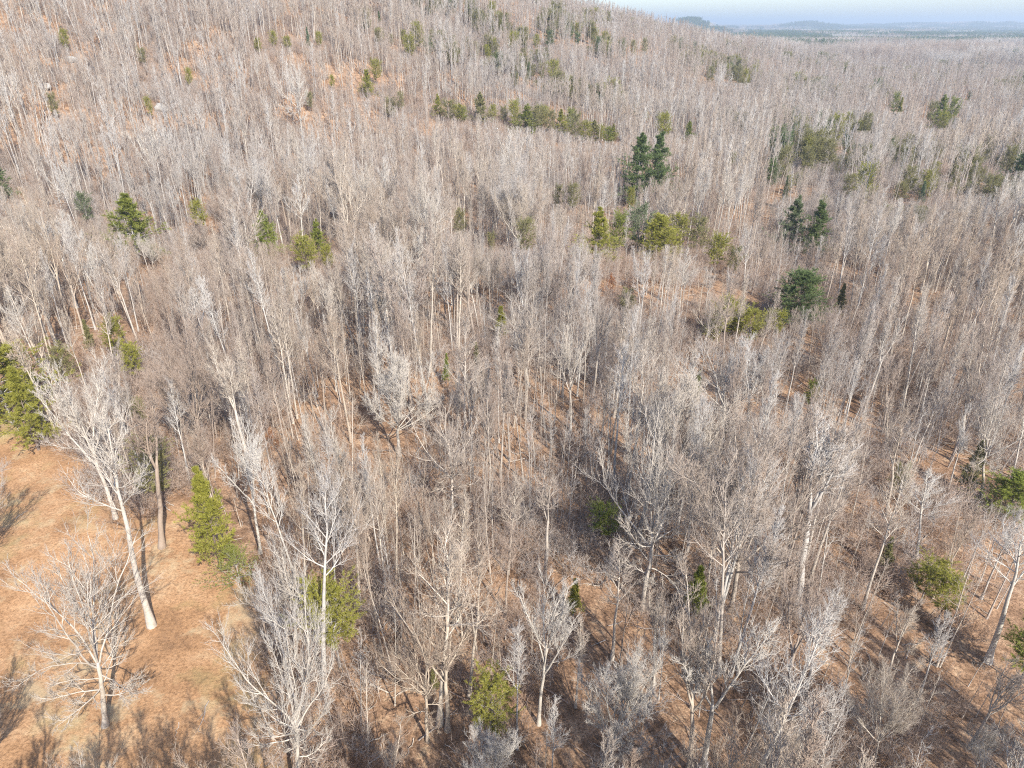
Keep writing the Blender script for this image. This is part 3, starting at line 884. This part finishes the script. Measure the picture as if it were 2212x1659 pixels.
def candidates():
    out = []
    for (rmin, rmax, sp, seed) in ((14, 130, 2.35, 1), (130, 330, 3.2, 2), (330, 620, 3.8, 3), (620, 1150, 7.0, 4)):
        x, y, rs = jitter_grid(-rmax * .85, rmax * .85, -10, rmax, sp, seed)
        r = np.hypot(x, y)
        az = np.degrees(np.arctan2(x, y))
        k = (r >= rmin) & (r < rmax) & ((np.abs(az) < 43) | (r < 60)) & (y > 8)
        x, y, r = x[k], y[k], r[k]
        dens = vnoise(x, y, 11, 31) * .6 + vnoise(x, y, 29, 32) * .4
        k = (rs.rand(len(x)) < np.clip(np.where(r > 230, .55, .35) + 1.1 * dens, 0, 1))
        x, y, r, dens = x[k], y[k], r[k], dens[k]
        k = clear_mask(x, y, 1.5) < .3
        x, y, r, dens = x[k], y[k], r[k], dens[k]
        out.append(np.stack([x, y, r, rs.rand(len(x)), rs.rand(len(x)), rs.rand(len(x)), np.full(len(x), sp)], 1))
    S = np.array([[x, y, math.hypot(x, y), .9, (.1, .4, .7, .85, .92, .97)[f], H / 100., 3.31] for x, y, H, f in SHADOW])
    out.append(S)
    return np.concatenate(out)
C = candidates()
occ = np.array(occupied)
# keep clear of the placed trees
d2 = ((C[:, None, :2] - occ[None, :, :2]) ** 2).sum(2) if len(C) * len(occ) < 2e7 else None
if d2 is not None:
    C = C[~(d2 < (occ[None, :, 2] ** 2)).any(1)]
else:
    keep = np.ones(len(C), bool)
    for ox, oy, orr in occ: keep &= (C[:, 0] - ox) ** 2 + (C[:, 1] - oy) ** 2 > orr ** 2
    C = C[keep]
Z = height(C[:, 0], C[:, 1])
size = C[:, 3]; pick = C[:, 4]
small = (size < np.where(C[:, 2] < 130, .72, np.where(C[:, 2] < 330, .62, .45))) & (C[:, 6] < 6)
Hh = np.where(small, 6 + 10.5 * C[:, 5], 12.5 + 8.5 * C[:, 5] + 6 * vnoise(C[:, 0], C[:, 1], 30, 33) + np.where(C[:, 4] * 31.7 % 1 < .06, 4.5, 0))
caster = C[:, 6] == 3.31
Hh[caster] = C[caster, 5] * 100
FORM_NAMES = ['pole', 'narrow', 'fork', 'vase', 'fan', 'oak', 'sapling']
cum = np.cumsum([.38, .43, .10, .05, .015, .025])
fi = np.searchsorted(cum, pick)
fi = np.clip(fi, 0, 5)
fi[small] = 6
# the wood is lower and thinner where the photograph looks through to a pine or a big tree
pcx, pcy, pcz = project(np.stack([C[:, 0], C[:, 1], Z + Hh * .75], 1))
_, ptop, _ = project(np.stack([C[:, 0], C[:, 1], Z + Hh], 1))
_, pbot, _ = project(np.stack([C[:, 0], C[:, 1], Z], 1))
rad_px = F * .105 * Hh / np.maximum(pcz, 5)
alive = np.ones(len(C), bool)
for (p, x, a, b, hw, prob) in PROTECT:
    is_pine = prob > .95
    dist = project(p)[2]
    h = (np.abs(pcx - x) < hw + rad_px * .8) & (ptop < b) & (pbot > a) & (pcz < dist - .5) & (C[:, 5] * 7.77 % 1 < prob) & (C[:, 6] != 3.31)
    for i in np.where(h)[0]:
        hn_ = height_to(np.array([C[i, 0], C[i, 1], Z[i]]), b)
        Hh[i] = min(Hh[i], hn_)
        if hn_ < 4.5:
            if is_pine: alive[i] = False
            else: Hh[i] = 4.5 + 3 * C[i, 5]; fi[i] = 6
        elif hn_ < 11: fi[i] = 6
C = C[alive]; Z = Z[alive]; Hh = Hh[alive]; fi = fi[alive]; pick = pick[alive]; size = size[alive]; small = small[alive]
white = ((pick * 977) % 1 < .09) & (C[:, 6] != 3.31) & (fi != 1) & (fi != 6) & (C[:, 2] < 240)
px, py, pz = project(np.stack([C[:, 0], C[:, 1], Z + Hh * .7], 1))
pbx, pby, _ = project(np.stack([C[:, 0], C[:, 1], Z], 1))
ptx, pty, _ = project(np.stack([C[:, 0], C[:, 1], Z + Hh], 1))
inview = (px > 10) & (px < 2202) & (pty < 1640) & (py > 5) & (py < 1655) & (pz > 10)
area = np.where(inview, (Hh / np.maximum(pz, 5)) ** 2 * np.where(fi == 6, .25, 1.0), 0)
N_IND = 300 - len(HERO)
order = np.argsort(-area)[:N_IND]
individual = np.zeros(len(C), bool); individual[order] = True

# labels: where each tree stands beside a thing one can find
LAND = [("the lone oak in the clearing", 200, 1400), ("the thick whitish trunk in the clearing", 290, 1180), ("the big olive pine at the left edge", 45, 840),
        ("the bright green pine at the clearing edge", 478, 1110), ("the silvery white tree", 160, 880), ("the broad fan-crowned tree", 850, 870),
        ("the wide oak below the fan-crowned tree", 985, 990), ("the largest oak", 1400, 1080), ("the narrow yellow-green pine", 1497, 1268),
        ("the round dark pine", 1715, 630), ("the bright green pine near the bottom edge", 1062, 1510), ("the pale yellow-green pine by the clearing", 735, 1310),
        ("the small brilliant white tree", 2015, 1090), ("the dark green pine near the right edge", 2168, 1060), ("the olive pine pair at lower right", 2005, 1260),
        ("the olive shrubby pine", 1570, 690), ("the close pair of trees at the bottom edge", 1530, 1440),
        ("the white-crowned tree", 1170, 1330), ("the silvery dead-looking tree", 640, 1470), ("the fan-shaped tree at lower right", 1900, 1550),
        ("the tree with the black shadow line", 1715, 1360), ("the three trunks near the bottom", 940, 1400), ("the tiny bright green pine", 1500, 830),
        ("the white fan tree at the bottom edge", 1330, 1480), ("the olive shrubby pine at the right edge", 2195, 1385), ("the open-crowned pale tree at centre", 1225, 780),
        ("the olive pine clump", 1420, 510), ("the slim pale tree left of the fan-crowned one", 700, 790), ("the two touching pines", 690, 540),
        ("the lone broad green pine", 300, 480), ("the dense upright green pine", 583, 510), ("the small white bushy tree", 335, 550), ("the rust-orange young tree", 205, 550),
        ("the pale yellow-green young pine", 1085, 700), ("the wide rounded crown", 1548, 690), ("the dull brownish pine", 1808, 650), ("the long pale trunk at right", 1935, 970), ("the small pine below the round dark one", 1745, 850)]
RANK = ["nearest", "second nearest", "third nearest", "fourth nearest", "fifth nearest", "sixth nearest", "seventh nearest", "eighth nearest", "ninth nearest", "tenth nearest", "eleventh nearest", "twelfth nearest", "thirteenth nearest",
        "fourteenth nearest", "fifteenth nearest", "sixteenth nearest", "seventeenth nearest", "eighteenth nearest"]
FORM_WORD = {'pole': "tall bare tree", 'narrow': "slender bare tree", 'fork': "forked bare tree", 'vase': "vase-shaped bare tree", 'fan': "fan-shaped bare tree", 'oak': "crooked-limbed bare tree", 'sapling': "thin bare sapling"}
buckets = {}
for i in order:
    lm = min(range(len(LAND)), key=lambda k: (LAND[k][1] - px[i]) ** 2 + (LAND[k][2] - py[i]) ** 2)
    dx, dy = px[i] - LAND[lm][1], py[i] - LAND[lm][2]
    if abs(dx) > abs(dy): rel = "right of" if dx > 0 else "left of"
    else: rel = "below" if dy > 0 else "above"
    buckets.setdefault((lm, rel, FORM_NAMES[fi[i]], bool(white[i])), []).append((math.hypot(dx, dy), i))
labels = {}
for (lm, rel, fo, wh), L in buckets.items():
    L.sort()
    for r, (_, i) in enumerate(L):
        w = ("white " if wh else "") + FORM_WORD[fo]
        if len(L) == 1: labels[i] = "only %s %s %s" % (w, rel, LAND[lm][0])
        else: labels[i] = "%s %s %s %s" % (RANK[min(r, 17)], w, rel, LAND[lm][0])
for i in order:
    fo = FORM_NAMES[fi[i]]
    pool = (WHITE if white[i] else BARE)[fo]
    H0 = 20.
    rs = np.random.RandomState(9000 + int(i) % 100000)
    place("bare_tree", pool[int(C[i, 5] * 997) % len(pool)], (C[i, 0], C[i, 1], Z[i] - .05), Hh[i], H0, rs.rand() * 6.28, labels[i], "tree",
          "bare trees of the near wood", rs.uniform(.8, 1.25), (rs.randn() * .05, rs.randn() * .05))

# everything else in the wood: one scattered mass
def source_object(name, meshes):
    """a collection holding the trunk and crown of a tree, sharing their meshes"""
    c = bpy.data.collections.new(name)
    for part in ('trunk', 'crown'):
        if part in meshes: c.objects.link(bpy.data.objects.new(name + "_" + part, meshes[part]))
    return c

def scatter(name, pts, rot, scl, idx, sources, label, cat):
    """one object whose points carry copies of the source meshes"""
    coll = bpy.data.collections.new(name + "_sources")
    for k, s in enumerate(sources):
        s.name = "%s_source_%02d" % (name, k)
        if isinstance(s, bpy.types.Collection): coll.children.link(s)
        else: coll.objects.link(s)
    me = bpy.data.meshes.new(name)
    me.vertices.add(len(pts)); me.vertices.foreach_set("co", np.asarray(pts, np.float32).ravel())
    a = me.attributes.new("rot", 'FLOAT_VECTOR', 'POINT'); a.data.foreach_set("vector", np.asarray(rot, np.float32).ravel())
    a = me.attributes.new("scl", 'FLOAT_VECTOR', 'POINT'); a.data.foreach_set("vector", np.asarray(scl, np.float32).ravel())
    a = me.attributes.new("idx", 'INT', 'POINT'); a.data.foreach_set("value", np.asarray(idx, np.int32))
    me.update()
    o = link(bpy.data.objects.new(name, me))
    ng = bpy.data.node_groups.new(name, 'GeometryNodeTree')
    ng.interface.new_socket("Geometry", in_out='INPUT', socket_type='NodeSocketGeometry')
    ng.interface.new_socket("Geometry", in_out='OUTPUT', socket_type='NodeSocketGeometry')
    N = ng.nodes; L = ng.links
    gi = N.new("NodeGroupInput"); go = N.new("NodeGroupOutput")
    mp = N.new("GeometryNodeMeshToPoints")
    ci = N.new("GeometryNodeCollectionInfo"); ci.inputs['Collection'].default_value = coll
    ci.inputs['Separate Children'].default_value = True
    ci.inputs['Reset Children'].default_value = True
    io = N.new("GeometryNodeInstanceOnPoints")
    io.inputs['Pick Instance'].default_value = True
    def attr(n, t):
        q = N.new("GeometryNodeInputNamedAttribute"); q.data_type = t; q.inputs[0].default_value = n
        return q.outputs[0]
    L.new(gi.outputs[0], mp.inputs[0]); L.new(mp.outputs[0], io.inputs['Points'])
    L.new(ci.outputs[0], io.inputs['Instance'])
    L.new(attr("idx", 'INT'), io.inputs['Instance Index'])
    L.new(attr("rot", 'FLOAT_VECTOR'), io.inputs['Rotation'])
    L.new(attr("scl", 'FLOAT_VECTOR'), io.inputs['Scale'])
    L.new(io.outputs[0], go.inputs[0])
    mod = o.modifiers.new("scatter", 'NODES'); mod.node_group = ng
    o["kind"] = "stuff"; o["label"] = label; o["category"] = cat
    return o

rest = ~individual
src = []; srcH = []; table = {}
for fo in FORM_NAMES:
    table[('n', fo)] = []
    for ms in BARE[fo]:
        table[('n', fo)].append(len(src)); src.append(source_object("s", ms)); srcH.append(ms["H"])
for fo, L in WHITE.items():
    table[('w', fo)] = []
    for ms in L:
        table[('w', fo)].append(len(src)); src.append(source_object("s", ms)); srcH.append(ms["H"])
for fo in ('pole', 'narrow', 'vase', 'fork'):
    table[('f', fo)] = []
    for k in range(3 if fo in ('pole', 'narrow') else 2):
        table[('f', fo)].append(len(src)); ms = bare_tree(800 + k + 10 * len(src), fo, 20., ('bark', 'twig'), 1); src.append(source_object("s", ms)); srcH.append(ms["H"])
    if fo == 'vase':
        table[('fw', fo)] = [len(src)]; ms = bare_tree(870, fo, 20., ('white_bark', 'white_twig'), 1); src.append(source_object("s", ms)); srcH.append(ms["H"])
ri = np.where(rest)[0]
idx = np.zeros(len(ri), int); sc = np.zeros((len(ri), 3)); ro = np.zeros((len(ri), 3))
gsrc0 = len(src)
for fm, mt in (('scrub', 'dull'), ('scrub', 'olive'), ('scrub', 'dark')):
    ms = get_pine(fm, mt, 0); src.append(source_object("s", ms)); srcH.append(ms["H"])
evn = vnoise(C[:, 0], C[:, 1], 55, 91) * .55 + vnoise(C[:, 0], C[:, 1], 19, 92) * .45
rs = np.random.RandomState(77)
for n, i in enumerate(ri):
    fo = FORM_NAMES[fi[i]]
    far = C[i, 2] > 230
    if far and fo != 'sapling':
        f2 = fo if fo in ('pole', 'narrow', 'vase', 'fork') else 'vase'
        L = table[('fw', 'vase')] if white[i] else table[('f', f2)]
    elif white[i] and ('w', fo) in table: L = table[('w', fo)]
    else: L = table[('n', fo)]
    idx[n] = L[int(C[i, 5] * 997) % len(L)]
    if far and evn[i] > (.74 if C[i, 2] < 420 else .68) and rs.rand() < .35:
        idx[n] = gsrc0 + (0 if rs.rand() < .7 else 1 if rs.rand() < .7 else 2)
        Hh[i] *= .72
    s = Hh[i] / srcH[idx[n]]
    w = s * rs.uniform(.85, 1.25) * (1.25 if C[i, 2] > 620 else 1.1 if C[i, 2] > 330 else 1)
    sc[n] = (w, w, s); ro[n] = (rs.randn() * .055, rs.randn() * .055, rs.rand() * 6.28)
scatter("bare_wood", np.stack([C[ri, 0], C[ri, 1], Z[ri] - .05], 1), ro, sc, idx, src,
        "dense leafless wood covering the valley floor and the whole hillside", "wood")

# undergrowth: brown brush and saplings under the trees
def brush_mesh(seed, mats=('brush', 'brush')):
    rs = np.random.RandomState(seed)
    T = Tree()
    n = 9
    P = np.zeros((n, 4, 3)); base = rs.randn(n, 2) * .7
    d = unit(np.concatenate([rs.randn(n, 2) * .35, np.ones((n, 1))], 1))
    for k in range(4):
        P[:, k, :2] = base; 
    L = rs.uniform(1.6, 4.0, n)
    for k in range(1, 4):
        d = unit(d + rs.randn(n, 3) * .12)
        P[:, k] = P[:, k - 1] + d * (L / 3)[:, None]
    P[:, :, 2] -= .1
    R = np.tile(np.array([.022, .016, .012, .006]), (n, 1))
    T.add('crown', *tubes(P, R, 3), 0)
    P1, R1 = grow(rs, P, R, 8, .2, .98, 42, .38, 3, .3, .12, .7, .010)
    T.add('crown', *tubes(P1, R1, 3), 1)
    P2, R2 = grow(rs, P1, R1, 4, .2, .98, 40, .5, 2, .2, .12, .8, .009)
    T.add('crown', *tubes(P2, R2, 3), 1)
    return T.build("brush", [M[k] for k in mats])
bx, by, brs = jitter_grid(-420, 420, 12, 560, 1.75, 55)
r = np.hypot(bx, by); az = np.degrees(np.arctan2(bx, by))
dn = vnoise(bx, by, 8, 61) * .55 + vnoise(bx, by, 24, 62) * .45
k = (r < 560) & (r > 20) & (np.abs(az) < 42) & (clear_mask(bx, by, 1.2) < .35) & (dn > .35 + .2 * brs.rand(len(bx)))
bx, by = bx[k], by[k]
ssc = brs.uniform(.5, 1.25, len(bx))
scatter("undergrowth", np.stack([bx, by, height(bx, by)], 1), np.stack([brs.randn(len(bx)) * .06, brs.randn(len(bx)) * .06, brs.rand(len(bx)) * 6.28], 1),
        np.stack([ssc, ssc, ssc * brs.uniform(.7, 1.3, len(bx))], 1), brs.randint(0, 6, len(bx)),
        [source_object("s", brush_mesh(5000 + i)) for i in range(6)], "brown leafless brush and thin stems on the forest floor", "undergrowth")

def stick_mesh(seed):
    rs = np.random.RandomState(seed)
    T = Tree()
    L = rs.uniform(1.2, 3.5)
    P = np.zeros((1, 6, 3)); P[0, :, 0] = np.linspace(-L / 2, L / 2, 6); P[0, :, 1] = np.cumsum(rs.randn(6)) * .09; P[0, :, 2] = .09 + np.abs(rs.randn(6)) * .04
    R = np.linspace(.05, .012, 6)[None]
    T.add('trunk', *tubes(P, R, 5), 0)
    P1, R1 = grow(rs, P, R, 5, .3, .97, 40, .35, 3, .1, .12, .6, .01)
    P1[:, :, 2] = np.abs(P1[:, :, 2]) * .6 + .02
    T.add('crown', *tubes(P1, R1, 3), 0)
    return T.build("deadfall", [M['log'] if seed % 2 else M['brush']])
dx, dy, drs = jitter_grid(-110, 110, 20, 170, 2.6, 66)
r = np.hypot(dx, dy)
k = (r < 170) & (np.abs(np.degrees(np.arctan2(dx, dy))) < 42) & (drs.rand(len(dx)) < np.where(clear_mask(dx, dy) > .5, .06, .75))
dx, dy = dx[k], dy[k]
ds = drs.uniform(.4, 1.5, len(dx))
scatter("deadfall", np.stack([dx, dy, height(dx, dy)], 1), np.stack([dx * 0, dx * 0, drs.rand(len(dx)) * 6.28], 1), np.stack([ds, ds, ds], 1),
        drs.randint(0, 6, len(dx)), [source_object("d", stick_mesh(5500 + i)) for i in range(6)], "broken branches lying on the leaf litter", "deadfall")

# far woods: groves of small trees out to the hills
def grove(seed, kind):
    rs = np.random.RandomState(seed)
    n = 60
    Vs = []; Ts = []; off = 0; Is = []
    x = rs.uniform(-30, 30, n); y = rs.uniform(-30, 30, n); H = rs.uniform(13, 24, n)
    if kind == 'bare':
        P = np.zeros((n, 3, 3)); P[:, :, 0] = x[:, None]; P[:, :, 1] = y[:, None]; P[:, :, 2] = np.stack([-3 + 0 * H, H * .6, H], 1)
        P[:, 1:, :2] += rs.randn(n, 2, 2) * .4
        R = np.tile(np.array([.22, .15, .03]), (n, 1))
        V, T = tubes(P, R, 3); Vs.append(V); Ts.append(T); Is.append(np.zeros(len(T))); off = len(V)
        P1, R1 = grow(rs, P, R, 11, .35, .98, (50, 25), .26, 3, .4, .1, .7, .06)
        V, T = tubes(P1, R1, 3); Vs.append(V); Ts.append(T + off); Is.append(np.zeros(len(T))); off += len(V)
        P2, R2 = grow(rs, P1, R1, 5, .2, .98, 40, .55, 2, .3, .1, .8, .06)
        V, T = tubes(P2, R2, 3); Vs.append(V); Ts.append(T + off); Is.append(np.ones(len(T))); off += len(V)
        return mesh_from("far_grove", np.concatenate(Vs), np.concatenate(Ts), [M['bark'], M['twig']], np.concatenate(Is))
    P = np.zeros((n, 2, 3)); P[:, :, 0] = x[:, None]; P[:, :, 1] = y[:, None]; P[:, :, 2] = np.stack([-3 + 0 * H, H], 1)
    R = np.tile(np.array([.25, .03]), (n, 1))
    V, T = tubes(P, R, 3); Vs.append(V); Ts.append(T); Is.append(np.zeros(len(T))); off = len(V)
    P1, R1 = grow(rs, P, R, 16, .25, .98, (80, 35), .22, 2, .3, .1, .7, .05, prof=lambda s: 1.1 - .8 * s)
    pos, tan, _ = along(P1, R1, np.tile(np.array([.35, .7, 1.]), (len(P1), 1)))
    V, T = tufts(rs, pos.reshape(-1, 3), tan.reshape(-1, 3), 4, 1.1, .8)
    Vs.append(V); Ts.append(T + off); Is.append(np.ones(len(T)))
    return mesh_from("far_grove_green", np.concatenate(Vs), np.concatenate(Ts), [M['dark_bark'], M['dark']], np.concatenate(Is))
gsrc = [bpy.data.objects.new("g", grove(10 + i, 'bare')) for i in range(4)] + [bpy.data.objects.new("g", grove(20 + i, 'green')) for i in range(2)]
gp = []; gi_ = []; gs = []
for (r0, r1, gsp, s) in ((1120, 2600, 52, 1.0), (2600, 5200, 85, 1.6), (5200, 12000, 170, 2.6)):
    x, y, rs = jitter_grid(-r1 * .75, r1 * .75, r0 * .6, r1, gsp, int(r0))
    r = np.hypot(x, y); az = np.degrees(np.arctan2(x, y))
    k = (r > r0) & (r < r1) & (az > -12) & (az < 43)
    x, y, r, az = x[k], y[k], r[k], az[k]
    f = vnoise(x, y, 420, 71) * .6 + vnoise(x, y, 150, 72) * .4
    field = (f > .66) & (r > 1500)
    px_, py_, _ = project(np.stack([x, y, height(x, y) + 5], 1))
    field |= (np.abs(px_ - 1755) < 50) & (r > 1480) & (r < 1950)
    x, y, r, f, az = x[~field], y[~field], r[~field], f[~field], az[~field]
    g = vnoise(x, y, 300, 73) * .6 + vnoise(x, y, 90, 74) * .4
    green = g > (.70 - .36 * sstep(1900, 2900, r))
    gp.append(np.stack([x, y, height(x, y)], 1)); gi_.append(np.where(green, 4 + rs.randint(0, 2, len(x)), rs.randint(0, 4, len(x))))
    gs.append(np.stack([np.full(len(x), s), np.full(len(x), s), np.full(len(x), 1 + (s - 1) * .25)], 1))
gp = np.concatenate(gp); gi_ = np.concatenate(gi_); gs = np.concatenate(gs)
scatter("distant_woods", gp, np.stack([gp[:, 0] * 0, gp[:, 0] * 0, RS.rand(len(gp)) * 6.28], 1), gs, gi_, gsrc,
        "hazy blue-grey woods stretching over the plain to the horizon", "woods")

# ------------------------------------------------------------------ small things
def rock_mesh(seed):
    rs = np.random.RandomState(seed)
    import bmesh
    bm = bmesh.new()
    bmesh.ops.create_icosphere(bm, subdivisions=3, radius=1)
    dirs = unit(rs.randn(9, 3)); lim = rs.uniform(.5, .85, 9)
    for v in bm.verts:
        p = np.array(v.co)
        for d, l in zip(dirs, lim):
            q = p @ d
            if q > l: p = p - d * (q - l) * .9
        p = p * (1 + .06 * math.sin(p[0] * 9 + seed) * math.cos(p[1] * 8))
        v.co = p * np.array([1.3, 1.0, .75])
    me = bpy.data.meshes.new("boulder"); bm.to_mesh(me); bm.free(); me.materials.append(M['rock'])
    return me
ROCKS = [(1200, 288, 2.6, "pale boulder, left one of the outcrop under the evergreen thicket"), (1222, 292, 2.0, "pale boulder, middle one of the outcrop under the evergreen thicket"),
         (1186, 284, 1.6, "small dark boulder beside the pale outcrop under the thicket"), (1250, 297, 1.8, "pale boulder, right one of the outcrop under the evergreen thicket"),
         (98, 192, 2.2, "grey boulder on the bare orange slope near the upper left corner"), (155, 132, 2.4, "grey boulder under the olive pine near the upper left corner"),
         (350, 238, 2.6, "dark boulder in the shaded hollow on the left hillside"), (392, 222, 2.2, "blue-grey boulder right of the shaded hollow on the left hillside"),
         (468, 200, 2.0, "grey boulder among crooked trees on the left hillside")]
for k, (x, y, s, lab) in enumerate(ROCKS):
    p = hit(x, y)
    o = link(bpy.data.objects.new("boulder", rock_mesh(k)))
    o.location = p + np.array([0, 0, .3 * s]); o.scale = (s, s, s); o.rotation_euler = (0, 0, k * 1.3)
    o["label"] = lab; o["category"] = "boulder"; o["group"] = "boulders on the hillside"

def log_obj(a, b, r, mat, lab):
    pa, pb = hit(*a), hit(*b)
    K = 7
    P = np.stack([pa + (pb - pa) * t for t in np.linspace(0, 1, K)])[None]
    P[0, :, 2] = height(P[0, :, 0], P[0, :, 1]) + r * 1.1
    o0 = P[0, 0].copy()
    P = P - o0
    R = np.linspace(r, r * .35, K)[None]
    rs = np.random.RandomState(int(a[0]))
    V, T = tubes(P, R, 8)
    P1, R1 = grow(rs, P, R, 6, .4, .97, 45, .28, 4, .2, .12, .5, .02)
    V1, T1 = tubes(P1, R1, 4)
    n0 = len(V)
    e = link(bpy.data.objects.new("fallen_log", mesh_from("fallen_log", V, T, [M[mat]])))
    e.location = o0
    c = link(bpy.data.objects.new("branch_stubs", mesh_from("branch_stubs", V1, T1, [M[mat]])))
    c.parent = e
    e["label"] = lab; e["category"] = "log"; e["group"] = "fallen logs on the forest floor"
LOGS = [((1622, 1229), (1650, 1231), .16, 'log', "short pale fallen log left of the tree with the black shadow line"),
        ((1770, 1172), (1815, 1176), .2, 'dark_log', "dark fallen limb in the lower right wood below the long pale trunk"),
        ((1105, 1585), (1140, 1625), .22, 'dark_log', "dark fallen log beside the bright green pine near the bottom edge"),
        ((905, 440), (930, 452), .3, 'dark_log', "dark log lying on the bare orange gully ground at centre top"),
        ((1540, 1250), (1600, 1310), .18, 'dark_log', "long dark fallen log right of the narrow yellow-green pine"),
        ((800, 1480), (842, 1500), .14, 'log', "pale fallen stick on orange leaves left of the three trunks")]
for a in LOGS: log_obj(*a)

def box_mesh(name, lo, hi, mat):
    x0, y0, z0 = lo; x1, y1, z1 = hi
    V = [(x0, y0, z0), (x1, y0, z0), (x1, y1, z0), (x0, y1, z0), (x0, y0, z1), (x1, y0, z1), (x1, y1, z1), (x0, y1, z1)]
    Q = [(0, 3, 2, 1), (4, 5, 6, 7), (0, 1, 5, 4), (1, 2, 6, 5), (2, 3, 7, 6), (3, 0, 4, 7)]
    return mesh_from(name, np.array(V, float), None, [mat], None, False, np.array(Q))
def farmhouse(x, y, s, lab, rz):
    p = hit(x, y)
    e = link(bpy.data.objects.new("farmhouse", None)); e.location = (p[0], p[1], p[2]); e.rotation_euler = (0, 0, rz); e.scale = (s, s, s)
    e["label"] = lab; e["category"] = "house"
    def part(n, me):
        o = link(bpy.data.objects.new(n, me)); o.parent = e; return o
    V = [(-8, -5, 0), (8, -5, 0), (8, 5, 0), (-8, 5, 0), (-8, -5, 6), (8, -5, 6), (8, 5, 6), (-8, 5, 6), (-8, 0, 9.5), (8, 0, 9.5)]
    part("wall", mesh_from("wall", np.array(V, float), np.array([(4, 7, 8), (5, 9, 6)]), [M['siding']], None, False, np.array([(0, 1, 5, 4), (2, 3, 7, 6), (1, 2, 6, 5), (3, 0, 4, 7)])))
    V = [(-8.6, -5.8, 5.6), (8.6, -5.8, 5.6), (8.6, 0, 9.8), (-8.6, 0, 9.8), (8.6, 5.8, 5.6), (-8.6, 5.8, 5.6),
         (-8.6, -5.8, 5.85), (8.6, -5.8, 5.85), (8.6, 0, 10.05), (-8.6, 0, 10.05), (8.6, 5.8, 5.85), (-8.6, 5.8, 5.85)]
    rf = part("roof", mesh_from("roof", np.array(V, float), None, [M['roofing']], None, False, np.array([(0, 3, 2, 1), (3, 5, 4, 2), (6, 7, 8, 9), (9, 8, 10, 11), (0, 1, 7, 6), (5, 11, 10, 4)])))
    ch = link(bpy.data.objects.new("chimney", box_mesh("chimney", (3, -.5, 8.5), (4.2, .7, 11.2), M['rock']))); ch.parent = rf
    wm = box_mesh("window", (-.6, -5.12, 0), (.6, -4.98, 1.5), M['glass'])
    for wx in (-5.5, -2, 2, 5.5):
        for wz in (1.2, 4.0):
            o = part("window", wm); o.location = (wx, 0, wz - .1)
farmhouse(1681, 77, 1.0, "small white farmhouse far off among dark trees below the horizon", .5)
farmhouse(1752, 82, .8, "tiny pale farm building far off at the edge of the tan field", 1.2)

# ------------------------------------------------------------------ air: one box of thin haze
hz = mesh_from("haze", np.array([(-22000, -3000, -60.), (22000, -3000, -60), (22000, 24000, -60), (-22000, 24000, -60),
                                 (-22000, -3000, 175), (22000, -3000, 175), (22000, 24000, 175), (-22000, 24000, 175)]), None, [], None, False,
               np.array([(0, 3, 2, 1), (4, 5, 6, 7), (0, 1, 5, 4), (1, 2, 6, 5), (2, 3, 7, 6), (3, 0, 4, 7)]))
hm = bpy.data.materials.new("haze_air"); hm.use_nodes = True
hn = hm.node_tree.nodes; hn.clear()
ho = hn.new("ShaderNodeOutputMaterial"); hv = hn.new("ShaderNodeVolumePrincipled")
hv.inputs['Color'].default_value = (.69, .81, .97, 1)
hv.inputs['Density'].default_value = HAZE_DENSITY
hv.inputs['Anisotropy'].default_value = .2
hm.node_tree.links.new(hv.outputs[0], ho.inputs['Volume'])
hz.materials.append(hm)
o = link(bpy.data.objects.new("haze", hz))
o["kind"] = "stuff"
print("individual bare", len(order) + len(HERO), "pines", len(EVER), "scatter", len(ri), "brush", len(bx), "groves", len(gp))
print("tris", sum(len(m.polygons) for m in bpy.data.meshes), {k: [len(v["crown"].polygons) for v in L] for k, L in BARE.items()}, len(next(iter(PINES.values()))["crown"].polygons), len(PINES))
